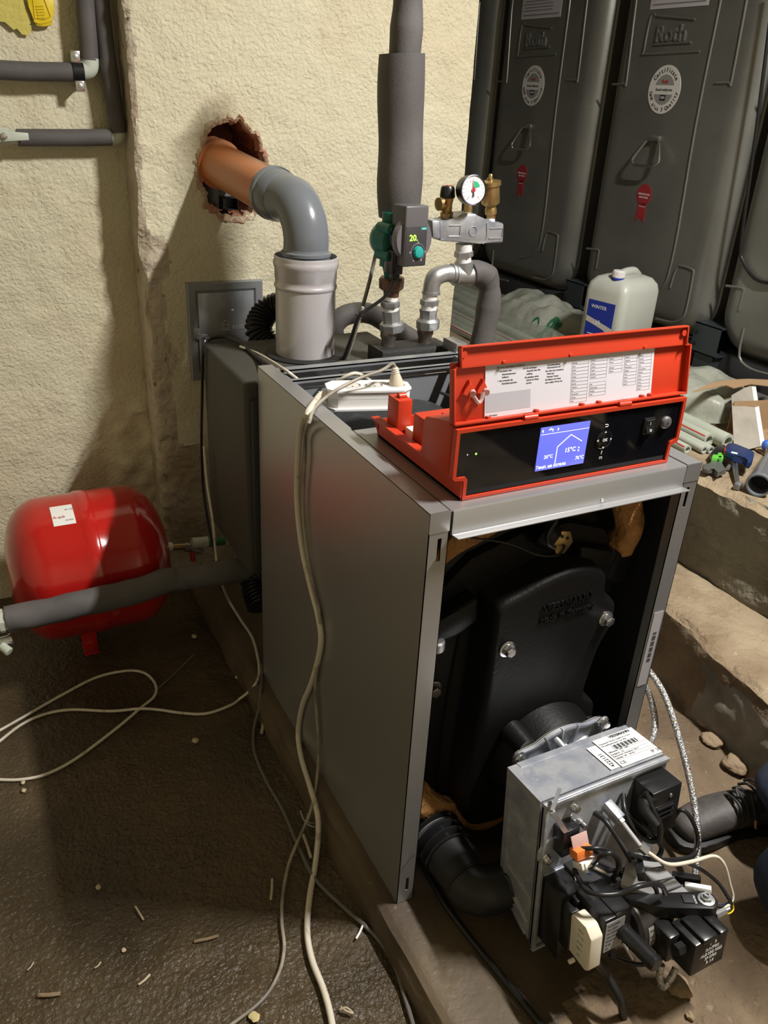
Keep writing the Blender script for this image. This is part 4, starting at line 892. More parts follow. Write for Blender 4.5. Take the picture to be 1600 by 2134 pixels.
# tall insulated riser above the pump
tl = rp(831, 452, .88); tu = rp(836, 166, .88); ti = rp(852, -120, .88)
ir = E('insulated_riser', tl, 'tall vertical pipe in thick dark foam insulation above the green pump', 'pipe')
b = MB(); n1 = lambda p: p+V((nv(p, 9), 0, nv(p+V((3, 0, 0)), 9)))*.004
R1 = wr(46, tl)
b.lathe([(R1*.55, -.002), (R1*.93, 0), (R1*.98, .03)]+[(R1*(.98+.035*math.sin(k*.9)), .03+k*.028) for k in range(1, 12)]+[(R1, (tu-tl).length-.004), (R1*.96, (tu-tl).length), (R1*.6, (tu-tl).length-.002)], tl, tu-tl, 36); b.disp(n1); b.build('thick_sleeve', foam, ir)
q1 = rp(839, 175, .88); q2 = rp(846, 60, .88); q3 = rp(850, 0, .88)
b = MB().tube([q1, rp(842, 120, .88), q2, q3, ti], [wr(29, q1), wr(33, q1), wr(34, q1), wr(29, q1), wr(33, q1)], 30).disp(n1); b.build('thin_sleeve', foam, ir)
# ================================================================ SAFETY GROUP on right riser
sg = E('safety_group', rp(891, 690), 'boiler safety group of cast fittings with pressure gauge, relief valve and brass air vent', 'safety group')
fit(sg, 'union_nut', [(891, 686, 17), (891, 684, 24), (891, 668, 25), (892, 663, 21)], galv, 8)
fit(sg, 'coupling', [(892, 664, 18), (893, 652, 18), (893, 644, 20)], galv, 8)
fit(sg, 'thread_tape_wrap', [(893, 646, 16), (894, 636, 16.5)], tape)
fit(sg, 'nipple_nut', [(894, 637, 17), (894, 635, 19.5), (895, 625, 19.5), (895, 623, 17)], galv, 6)
fit(sg, 'thread_tape_wrap', [(895, 625, 15.5), (896, 611, 16)], tape)
b = MB(); e0 = rp(898, 612); r0 = wr(17.5, e0)
b.tube([e0, rp(900, 592), rp(908, 577), rp(926, 570), rp(942, 570)], [r0, r0, r0*1.08, r0, r0], 28); b.lathe([(r0*1.12, 0), (r0*1.12, .006)], e0, Z_, 24)
q = rp(940, 570); b.lathe([(r0*1.14, 0), (r0*1.14, .006)], q, X_, 24); b.build('elbow', galv, sg)
b = MB(); q = rp(939, 571); b.lathe([(r0*1.02, 0), (r0*1.02, .012)], q, X_, 24); b.build('thread_tape_wrap', tape, sg)
b = MB(); t0, t1 = rp(946, 573), rp(986, 573); b.lathe([(r0*1.25, 0), (r0*1.25, .005), (r0*1.12, .008), (r0*1.12, (t1-t0).length-.008), (r0*1.25, (t1-t0).length-.004), (r0*1.25, (t1-t0).length)], t0, t1-t0, 28); tm = rp(967, 573); tt = rp(966, 545); b.tube([tm, tt], r0*1.12, 28, 1); b.build('tee', galv, sg)
fit(sg, 'thread_tape_wrap', [(966, 549, 15.5), (966, 536, 15.5)], tape)
fit(sg, 'nipple_nut', [(966, 536, 18), (966, 534, 20), (966, 524, 20), (966, 522, 18)], galv, 6)
fit(sg, 'thread_tape_wrap', [(966, 524, 17), (967, 508, 18)], tape)
def rpp(px, py): p = rp(px, py, .83); return p
P = [rpp(x, y) for x, y in ((917, 503), (917, 460), (945, 460), (962, 445), (992, 445), (1010, 462), (1051, 465), (1049, 507), (1000, 508))]
b = MB().prism(P, (0, .05, 0), .006); mf = b.build('manifold_body', alu, sg)
b = MB()
P0_ = [rpp(x, y) for x, y in ((900, 459), (918, 459), (918, 500), (902, 494))]; b.prism(P0_, (0, .045, 0), .005); b.build('side_port', alu, mf); b = MB()
for x0, y0, x1, y1 in ((936, 470, 957, 492), (1020, 476, 1045, 496)):
    a, c = rpp(x0, y0), rpp(x1, y1); b.tube([(a.x, .829, a.z), (c.x, .829, a.z), (c.x, .829, c.z), (a.x, .829, c.z)], .0012, 6, 1)
q = rpp(985, 482); b.tube([(q.x+.011*math.cos(R(t)), .829, q.z+.011*math.sin(R(t))) for t in range(0, 361, 30)], .0009, 6, 2)
b.tube([rpp(1014, 464)+V((0, -.001, 0)), rpp(1014, 495)+V((0, -.001, 0)), rpp(1006, 508)+V((0, -.001, 0))], .0016, 6, 3); b.build('casting_rib', alu, mf)
def fit2(par, name, pts, mt, seg=24, y=.855):
    P = [at(x, yy_, 'y', y) for x, yy_, r in pts]; b = MB(); b.lathe([(wr(r, p), p.z-P[0].z) for p, (x, yy_, r) in zip(P, pts)], (P[0].x, y, P[0].z), V((P[-1].x-P[0].x, 0, P[-1].z-P[0].z)), seg); return b.build(name, mt, par)
rv = fit2(sg, 'relief_valve', [(930, 456, 12), (930, 444, 14), (931, 440, 11), (931, 428, 11), (931, 412, 14), (932, 404, 14)], brass, 20)
a = at(931, 424, 'y', .855); MB().lathe([(.010, 0), (.012, .012), (.015, .014), (.015, .026), (.011, .027)], a, (-1, -.15, -.05), 24).build('outlet', brass, rv)
fit2(rv, 'cap', [(932, 412, 16), (932, 408, 16.5), (933, 392, 15), (933, 387, 12)], blackp, 12)
a = at(934, 387, 'y', .855); MB().lathe([(.006, -.002), (.006, .001)], a, Z_, 14).build('cap_dot', red, rv)
fit2(sg, 'gauge_stem', [(975, 450, 8), (975, 436, 9), (976, 426, 8)], brass, 8)
gc = at(986, 396, 'y', .80); gd = V((-.10, -1, .10)).normalized()
gz_ = MB().lathe([(.031, -.030), (.032, -.028), (.032, -.004), (.0335, -.003), (.0335, .002), (.0315, .003), (.0308, .002), (.0306, -.002)], gc, gd, 48).build('pressure_gauge', blackp, sg)
MB().lathe([(.0306, -.003), (.0306, .0005)], gc, gd, 48).build('dial_face', whitep, gz_)
MB().rings([[gc+(Matrix.Rotation(0, 3, 'Z') @ V((r*math.cos(t), 0, r*math.sin(t))))+gd*h+V((0, gd.z*r*math.sin(t)*1.0-gd.x*0, 0)) for t in [2*math.pi*k/48 for k in range(48)]] for r, h in ((.0315, .0), (.0335, .003), (.0315, .0035), (.0305, .002))], False, False).build('bezel', mat('violet_chrome', (.45, .42, .6), .25, .7), gz_)
Mg = Matrix.Identity(4); gx_ = V((0, 0, 1)).cross(-gd).normalized()*-1; gx_ = V((1, gd.x/-gd.y*-1, 0)).normalized(); gz2 = gx_.cross(-gd); gz2 = gz2 if gz2.z > 0 else -gz2; gx_ = (-gd).cross(gz2)
for i in range(3): Mg[i][0] = gx_[i]; Mg[i][1] = -gd[i]; Mg[i][2] = gz2[i]; Mg[i][3] = gc[i]
b = MB(Mg); b.prism([(.0, -.0022, .004)]+[(.018*math.cos(R(t)), -.0022, .002+.018*math.sin(R(t))) for t in range(20, 100, 10)], (0, .0003, 0)); b.build('green_sector', mat('gauge_green', (.02, .4, .2), .5), gz_)
b = MB(Mg).lathe([(.005, 0), (.005, .001)], (0, -.002, 0), (0, -1, 0), 16); b.prism([(-.001, -.003, 0), (.001, -.003, 0), (-.0015, -.003, .024), (-.0025, -.003, .024)], (0, .0003, 0)); b.build('red_needle', stripe, gz_)
b = MB(Mg); 
for t in range(-50, 231, 20): b.box((.026*math.cos(R(t)), -.0022, .026*math.sin(R(t))), (.004, .0003, .0006), Matrix.Rotation(-R(t), 4, 'Y'))
for s, t in (('0', 232), ('1', 172), ('2', 112), ('3', 60), ('4', -50)): b.text(s, .006, (.0205*math.cos(R(t)), -.0023, .0205*math.sin(R(t))), X_, Z_, .0001, 'CENTER')
b.text('bar', .005, (0, -.0023, -.015), X_, Z_, .0001, 'CENTER'); b.prism([(-.002, -.0032, -.014), (.002, -.0032, -.014), (.0005, -.0032, .002), (-.0005, -.0032, .002)], (0, .0003, 0)); b.build('dial_print', ink, gz_)
av = fit2(sg, 'air_vent', [(1023, 455, 9), (1024, 448, 9), (1024, 446, 12), (1025, 436, 12), (1026, 430, 10), (1026, 424, 18), (1027, 420, 19), (1029, 388, 19), (1029, 386, 22.5), (1030, 377, 22.5), (1030, 376, 12), (1021, 374, 9)], brass, 28)
a = at(1021, 377, 'y', .855); MB().lathe([(.008, 0), (.008, .006), (.005, .007), (.0045, .014), (.003, .016)], a, (.03, 0, 1), 12).build('vent_cap', brass, av)
fit2(sg, 'thread_tape_wrap', [(1022, 461, 9), (1022, 454, 9)], tape)
# bent insulated branch
q = rp(984, 572)
b = MB().tube([rp(980, 571), rp(996, 570), rp(1013, 578), rp(1019, 600, .85), rp(1016, 640, .85), rp(1008, 690, .85), rp(1000, 740, .85), rp(990, 830, .85)], [wr(24, q), wr(27, q), wr(29, q), wr(22, q), wr(26, q), wr(24, q), wr(22, q), wr(23, q)], 30, 8).disp(lambda p: p+V((nv(p, 16), 0, nv(p+V((5, 0, 0)), 16)))*.006)
b.build('insulated_branch', foam, label='bent pipe in wrinkled dark foam insulation right of the cast tee', cat='pipe')
# ================================================================ POWER STRIP
ps = E('power_strip', at(770, 820, 'z', .84), 'white three-socket power strip lying across the open boiler top', 'power strip')
c1_, c2_ = at(672, 815, 'z', .873), at(858, 826, 'z', .873)
pc = at(767, 806, 'z', .870); ang = math.atan2((at(855, 845, 'z', .87)-at(715, 848, 'z', .87)).y, (at(855, 845, 'z', .87)-at(715, 848, 'z', .87)).x)
TP = Matrix.Translation((pc.x, pc.y, .835)) @ rz(ang)
hw, hd2 = (at(862, 830, 'z', .87)-at(664, 818, 'z', .87)).length/2*.92, .036
def strip(z0, z1, g, ch=.018): return [[(x, y, z) for x, y in ((-hw+g, -hd2+ch), (-hw+ch+g, -hd2+g), (hw-ch-g, -hd2+g), (hw-g, -hd2+ch), (hw-g, hd2-ch), (hw-ch-g, hd2-g), (-hw+ch+g, hd2-g), (-hw+g, hd2-ch))] for z in (z0, z1)]
b = MB(TP); r_ = strip(-.004, 0, -.004)+strip(.0, .018, .003)+strip(.018, .019, .004)+strip(.019, .034, .003)+strip(.034, .038, .0); b.rings(r_); b.build('strip_body', whitep, ps)
b = MB(TP)
for x in (-.035, .012, .060): b.lathe([(.0205, 0), (.0205, .0012), (.0195, .0016), (.0185, .0012), (.0180, -.006), (.0165, -.0165)], (x, 0, .038), Z_, 36, True)
b.build('socket', whitep, ps)
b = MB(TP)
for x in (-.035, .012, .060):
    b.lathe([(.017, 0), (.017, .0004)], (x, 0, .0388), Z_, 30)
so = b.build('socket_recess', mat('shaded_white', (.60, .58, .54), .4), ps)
b = MB(TP)
for x in (-.035, .012):
    for s_ in (1, -1): b.cyl((x, .009*s_, .0388), (x, .009*s_, .0396), .0024, seg=10)
    for s_ in (1, -1): b.box((x+.0155*s_, 0, .0394), (.002, .005, .001))
b.build('socket_contact', steelpipe, ps)
b = MB(TP).lathe([(.0165, -.004), (.016, .003), (.0115, .016), (.0085, .024), (.0092, .026), (.0075, .028), (.0085, .030), (.0068, .032), (.0075, .034), (.005, .037)], (.060, 0, .040), (-.12, .02, 1), 24); plug = b.build('plug', cable_be, label='beige plug standing in the right socket of the power strip', cat='plug')
b = MB(TP).lathe([(.011, 0), (.011, .004), (.009, .005), (.0105, .008), (.0085, .010), (.0098, .013), (.0078, .016), (.0085, .02)], (-hw+.004, .0, .017), (-1, -.1, .1), 20); b.build('cable_sleeve', ivory, ps)
sl = TP @ V((-hw-.014, -.001, .018))
ex = -.0085
def ax_(px, py): return at(px, py, 'x', ex)
fz = -.054
b = MB().tube([sl, at(655, 838, 'z', .875), at(640, 862, 'z', .876), ax_(628, 890), ax_(622, 935), ax_(619, 1040), ax_(629, 1140), ax_(648, 1225), ax_(664, 1290), ax_(668, 1345), ax_(650, 1420), ax_(630, 1470), ax_(621, 1530), at(628, 1580, 'z', .006), at(646, 1640, 'z', .006), at(660, 1690, 'z', .004), at(663, 1735, 'z', -.03), at(657, 1800, 'z', fz), at(645, 1870, 'z', fz), at(640, 1940, 'z', fz), at(650, 2000, 'z', fz), at(675, 2065, 'z', fz), at(692, 2134, 'z', fz), at(700, 2220, 'z', fz)], .0062, 12)
b.build('power_cable', cable_w, ps)
pt = TP @ V((.0560, .001, .0765))
b = MB().tube([pt, pt+V((-.008, 0, .008)), at(795, 772, 'z', .915), at(745, 790, 'z', .905), at(690, 820, 'z', .89), at(655, 850, 'z', .878), at(644, 880, 'z', .872), ax_(638, 905)+V((-.002, 0, 0)), ax_(635, 960), ax_(631, 1050), ax_(637, 1130), ax_(649, 1200), ax_(664, 1270), ax_(667, 1345), ax_(657, 1420), ax_(660, 1490), ax_(664, 1560), at(660, 1625, 'z', .006), at(647, 1690, 'z', .004), at(622, 1750, 'z', -.04), at(602, 1800, 'z', fz), at(590, 1860, 'z', fz), at(587, 1920, 'z', fz), at(592, 1975, 'z', fz), at(580, 2030, 'z', fz), at(545, 2085, 'z', fz), at(470, 2145, 'z', fz)], [.0036]*12, 10)
b.build('plug_lead', mat('dusty_beige_cable', (.33, .29, .23), .45, var=(12, (.16, .14, .12), .45, .6)), label='thin beige lead from the plug, hanging down the boiler side and looping over the floor', cat='cable')
# tangle of leads at the strip's far side
for k, (mt, lab) in enumerate(((cable_g, 'dark grey lead curled behind the power strip'), (cable_w, 'short white lead end curled behind the power strip'))):
    o_ = k*.012
    MB().tube([at(716, 770, 'z', .80), at(688, 778, 'z', .83)+V((0, o_, 0)), at(680, 795+6*k, 'z', .82), at(700, 792+4*k, 'z', .85), at(740, 778, 'z', .86+o_), at(775, 792+4*k, 'z', .84)], .0042, 10).build('curled_lead', mt, label=lab, cat='cable')
MB().tube([at(430, 712, 'z', .822), at(445, 704, 'z', .828), at(470, 702, 'z', .83), at(500, 715, 'z', .828), at(535, 745, 'z', .826), at(575, 772, 'y', .775), at(620, 800, 'y', .72)], .005, 10).build('black_lead', cable_b, label='black lead crossing the rear box beside the silver flue pipe', cat='cable')
lx_ = -.034
def al(px, py): return at(px, py, 'x', lx_)
MB().tube([at(436, 704, 'z', .835), at(424, 722, 'x', -.03), al(421, 830), al(420, 930), al(424, 1020), al(436, 1100), al(452, 1170), at(462, 1230, 'z', .01)], .004, 8).build('black_lead', cable_b, label='black lead hanging down the left rear side of the black flue box', cat='cable')
MB().tube([at(543, 1385, 'z', .006), at(545, 1412, 'z', .006), at(543, 1440, 'z', .004), at(540, 1475, 'z', -.03), at(529, 1520, 'z', fz), at(531, 1570, 'z', fz), at(556, 1630, 'z', fz), at(590, 1690, 'z', fz), at(620, 1760, 'z', fz), at(655, 1830, 'z', fz), at(715, 1890, 'z', fz), at(772, 1940, 'z', fz), at(815, 1995, 'z', fz), at(838, 2060, 'z', fz), at(862, 2140, 'z', fz)], .0042, 8).build('floor_cable', cable_g, label='dark cable on the wet floor running along the foot of the concrete slab', cat='cable')
MB().tube([at(500, 722, 'z', .828), at(540, 738, 'z', .826), at(590, 768, 'z', .868), at(620, 790, 'y', .70)], .0032, 8).build('white_lead', cable_w, label='thin white lead crossing the black rear box into the boiler', cat='cable')
# white cable down the black box and looped on the floor
zc = -.056
MB().tube([at(425, 930, 'x', -.045), at(432, 1010, 'x', -.045), at(444, 1090, 'x', -.045), at(449, 1150, 'x', -.045), at(458, 1205, 'x', -.05), at(476, 1250, 'z', .03), at(500, 1290, 'z', .006), at(525, 1328, 'z', .006), at(537, 1370, 'z', .006), at(540, 1400, 'z', .006), at(534, 1422, 'z', .004), at(520, 1440, 'z', -.03), at(500, 1456, 'z', zc), at(480, 1470, 'z', zc), at(430, 1487, 'z', zc), at(380, 1486, 'z', zc), at(330, 1479, 'z', zc), at(290, 1477, 'z', zc+.006), at(230, 1482, 'z', zc), at(150, 1479, 'z', zc), at(95, 1488, 'z', zc), at(45, 1510, 'z', zc), at(-5, 1548, 'z', zc), at(-60, 1590, 'z', zc), at(-110, 1600, 'z', zc), at(-130, 1580, 'z', zc), at(-60, 1555, 'z', zc), at(0, 1522, 'z', zc), at(60, 1488, 'z', zc), at(130, 1448, 'z', zc), at(200, 1412, 'z', zc), at(262, 1398, 'z', zc), at(300, 1402, 'z', zc), at(323, 1424, 'z', zc), at(322, 1450, 'z', zc), at(290, 1478, 'z', zc-.0), at(240, 1520, 'z', zc), at(160, 1580, 'z', zc), at(100, 1612, 'z', zc), at(50, 1624, 'z', zc), at(0, 1625, 'z', zc), at(-60, 1620, 'z', zc)], .0038, 10, 8).build('floor_cable', cable_w, label='dirty white cable hanging by the black box and looped across the wet floor', cat='cable')
MB().tube([at(324, 1440, 'z', zc), at(362, 1405, 'z', zc), at(405, 1364, 'z', zc)], .0022, 8).build('stray_wire', mat('grey_wire', (.16, .14, .13), .6), label='thin grey wire on the wet floor beyond the cable loop', cat='wire')
MB().tube([at(868, 1760, 'z', .012), at(880, 1800, 'z', .008), at(925, 1880, 'z', .007), at(980, 1955, 'z', .007), at(1050, 2040, 'z', .007), at(1115, 2120, 'z', .007), at(1170, 2190, 'z', .007)], .0066, 12).build('heavy_cable', cable_b, label='thick black cable on the slab running forward from under the ribbed air hose', cat='cable')
# ================================================================ EXPANSION VESSEL
ev = E('expansion_vessel', (-.36, 1.2, -.06), 'red enamelled expansion vessel lying on its feet by the back wall', 'expansion vessel')
tc = V((-.362, 1.19, .212)); tr_, hl = .198, .212
prof = []
for k in range(0, 13): a = R(90*k/12); prof.append((tr_*math.sin(a)**.72 if k else 0.0005, -hl+.105*(1-math.cos(a))))
prof += [(tr_, -.02), (tr_+.0015, -.016), (tr_+.003, -.012), (tr_+.003, .012), (tr_+.0015, .016), (tr_, .02)]
for k in range(12, -1, -1): a = R(90*k/12); prof.append((tr_*math.sin(a)**.72 if k else 0.0005, hl-.105*(1-math.cos(a))))
b = MB().lathe(prof, tc, X_, 96); b.build('vessel_body', redtank, ev, sharp=60)
for s_ in (-1, 1):
    b = MB(); x0, x1 = tc.x-.052, tc.x-.010
    yy2 = tc.y+s_*.03-.045
    b.prism([(x0, tc.y-.02 if s_ < 0 else tc.y+.10, .035), (x1, tc.y-.02 if s_ < 0 else tc.y+.10, .035), (x1, tc.y-.03 if s_ < 0 else tc.y+.13, -.058), (x0, tc.y-.03 if s_ < 0 else tc.y+.13, -.058)], (0, -.006, 0), .001)
    b.bx(x0, x1, (tc.y-.065 if s_ < 0 else tc.y+.13), (tc.y-.03 if s_ < 0 else tc.y+.165), -.058, -.053, .001); b.build('foot', redtank, ev)
lq = at(142, 1033, 'y', 1.17); a0_ = math.atan2(lq.z-tc.z, lq.y-tc.y)
b = MB(); rs = []
for x in (tc.x-.085, tc.x-.030): rs.append([(x, tc.y+(tr_+.001)*math.cos(a), tc.z+(tr_+.001)*math.sin(a)) for a in [R(98+k*3) for k in range(8)]])
b.rings(rs, False, False, False); lab_ = b.build('label_sticker', whitep, ev, label='white sticker with small red print')
b = MB(); a = R(111); ud = V((0, math.sin(a), -math.cos(a))); pp = V((tc.x-.083, tc.y+(tr_+.0016)*math.cos(a), tc.z+(tr_+.0016)*math.sin(a)))
b.text('A-qub', .012, pp, X_, ud, .0002); b.build('sticker_name', stripe, lab_)
b = MB(); a = R(104); pp = V((tc.x-.05, tc.y+(tr_+.0016)*math.cos(a), tc.z+(tr_+.0016)*math.sin(a))); b.text('EN 13831', .006, pp, X_, (0, math.sin(a), -math.cos(a)), .0002)
a = R(115); pp = V((tc.x-.055, tc.y+(tr_+.0016)*math.cos(a), tc.z+(tr_+.0016)*math.sin(a))); b.text('CE 0036', .006, pp, X_, (0, math.sin(a), -math.cos(a)), .0002); b.build('sticker_print', inkg, lab_)
# valve behind the vessel
vv_ = E('drain_valve', at(395, 1145, 'y', 1.19), 'small valve with red lever and green hose end between the red vessel and black box', 'valve')
def vq(px, py): return at(px, py, 'y', 1.19)
MB().cyl(vq(348, 1140), vq(358, 1140), .014, seg=16).build('white_ring', whitep, vv_)
MB().cyl(vq(356, 1140), vq(388, 1138), .010, seg=14).build('pipe_stub', brass, vv_)
MB().cyl(vq(384, 1140), vq(400, 1140), .016, .012, 16).cyl(vq(398, 1142), vq(420, 1150), .009, seg=12).build('valve_body', galv, vv_)
MB().box(vq(401, 1158), (.014, .02, .034), None, .003).build('red_lever', red, vv_)
MB().cyl(vq(400, 1132), vq(432, 1130), .016, .018, 18).build('collar', pprw, vv_)
MB().cyl(vq(430, 1132), vq(468, 1127), .012, seg=16).build('green_hose_end', mat('green_hose', (.03, .16, .06), .5), vv_)
# low insulated pipe crossing before the vessel
LP = [at(x, y, 'y', .94) for x, y in ((12, 1291), (90, 1276), (170, 1257), (250, 1240), (310, 1222), (350, 1210), (375, 1208), (440, 1197), (520, 1186))]
lp = E('low_insulated_pipe', LP[0], 'nearly level pipe in grey foam insulation crossing in front of the red vessel', 'pipe')
r_ = wr(26, LP[3]); MB().tube(LP, [r_*1.02, r_, r_*1.05, r_, r_*1.04, r_*.92, r_, r_*1.05], 28).disp(lambda p: p+V((nv(p, 20), nv(p+V((4, 0, 0)), 20), nv(p+V((0, 7, 0)), 20)))*.004).build('foam_sleeve', foam, lp)
MB().cyl(at(-40, 1300, 'y', .94), at(14, 1291, 'y', .94), r_*.8, seg=20).cyl(at(-2, 1295, 'y', .94), at(9, 1293, 'y', .94), r_*.92, seg=8).build('pipe_fitting', pprw, lp)
fv = E('floor_valve', at(5, 1345, 'y', .95), 'pale plastic valve with a chrome stem at the left edge, under the low pipe', 'valve')
MB().cyl(at(-30, 1345, 'y', .93), at(24, 1332, 'y', .93), .012, seg=20, bev=.002).cyl(at(20, 1333, 'y', .93), at(26, 1331, 'y', .93), .0145, seg=20).build('chrome_stem', chrome, fv)
MB().cyl(at(2, 1345, 'y', .92), at(20, 1359, 'y', .90), .010, .0115, 20, .002).build('pale_cap', pprw, fv)
# ================================================================ WALL PIPES LEFT
WY = YB-.045
def wp(px, py, y=WY): return at(px, py, 'y', y)
def ins(label, pts, rpx, extra=None, name='wall_pipe'):
    e = E(name, wp(*pts[0]), label, 'pipe'); P = [wp(*p) for p in pts]; rr = wr(rpx, P[0]); MB().tube(P, rr, 24).build('foam_sleeve', foam, e); return e, rr
e1, r_ = ins('upper horizontal wall pipe in grey foam, ending in a pale elbow', [(-60, 143), (0, 146), (60, 149), (120, 150), (158, 151)], 19)
MB().tube([wp(155, 147), wp(176, 147), wp(186, 140), wp(187, 120)], wr(18, wp(176, 147)), 24).build('pale_elbow', pprw, e1)
cl = E('pipe_clamp', wp(162, 150), 'black pipe clamp with two chrome tabs screwed round the upper wall pipe', 'clamp')
q = wp(162, 150); b = MB().lathe([(r_*1.12, -.013), (r_*1.12, .013)], q, (1, 0, .02), 30); b.build('band', blackp, cl)
for px, py in ((157, 118), (167, 179)):
    q = wp(px, py, WY-.012); MB().bx(q.x-.011, q.x+.011, q.y-.002, q.y, q.z-.013, q.z+.013, .0015).build('tab', chrome, cl); MB().lathe([(.006, 0), (.006, .004), (.003, .005)], (q.x, q.y-.002, q.z), (0, -1, 0), 12).build('tab_screw', galv, cl)
    MB().bx(q.x-.004, q.x+.004, q.y, YB-.002, q.z-.004, q.z+.004).build('stud', galv, cl)
e2_, _ = ins('left vertical wall pipe in grey foam above the pale elbow', [(172, -80), (176, -20), (180, 40), (184, 90), (186, 125)], 19.5)
e3_, _ = ins('right vertical wall pipe in grey foam in the wall corner', [(203, -90), (208, -20), (216, 60), (228, 150), (240, 230), (247, 276)], 18, name='wall_pipe')
MB().tube([wp(247, 268), wp(246, 284), wp(236, 288), wp(222, 288)], wr(13.5, wp(240, 280)), 22).build('pale_elbow', pprw, e3_)
e4_, _ = ins('lower horizontal wall pipe in grey foam beside the white lever valve', [(36, 287), (100, 287), (170, 287), (231, 286)], 17)
wv = E('wall_valve', wp(10, 285), 'pale lever valve on the wall at the left edge', 'valve')
MB().cyl(wp(-60, 286), wp(38, 286), wr(13, wp(0, 286)), seg=20).cyl(wp(-8, 284), wp(20, 284), wr(18, wp(0, 286)), seg=8).build('valve_body', pprw, wv)
a, c = wp(8, 283, WY-.045), wp(60, 284, WY-.045)
MB().prism([a+V((-.014, 0, .012)), a+V((-.014, 0, -.014)), c+V((0, 0, -.009)), c+V((0, 0, .007))], (0, .005, 0), .002).build('lever', pprw, wv)
MB().lathe([(.0085, 0), (.0085, .006), (.004, .007)], a, (0, -1, 0), 6).build('lever_nut', chrome, wv)
# yellow clip on the wall
def yp(px, py, dy=.02): return at(px, py, 'y', YB-dy)
yc = E('yellow_clip', yp(88, 20), 'glossy yellow plastic clip with ridges stuck on the wall at the top left', 'clip')
P = [yp(x, y) for x, y in ((52, -14), (60, 14), (70, 40), (76, 54), (92, 56), (108, 53), (110, 40), (114, 22), (112, -14))]
MB().prism(P, (0, .012, 0), .003).build('clip_body', yellow, yc)
b = MB()
for k in range(5): b.tube([yp(75+k, 13+k*6, .021), yp(90+k, 12+k*6, .021)], .0016, 6, 1)
b.tube([yp(68, -8, .021), yp(73, 38, .021), yp(92, 40, .021), yp(106, 34, .021), yp(90, -8, .021)], .0014, 6, 1); b.tube([yp(70, 44, .021), yp(84, 49, .021), yp(108, 44, .021)], .0014, 6, 3); b.build('clip_ridge', yellow, yc)
b = MB(); b.rings([[yp(x*k_+30*(1-k_), y*k_+20*(1-k_), .010) for x, y in ((-30, -40), (20, -40), (46, -20), (50, 8), (62, 34), (66, 62), (60, 74), (46, 72), (36, 60), (28, 62), (10, 46), (-8, 44), (-30, 20))] for k_ in (1, .6, .1)], False, True)
b.build('paint_smear', yelstain, label='flat yellow paint smear on the wall beside the yellow clip', cat='paint smear')
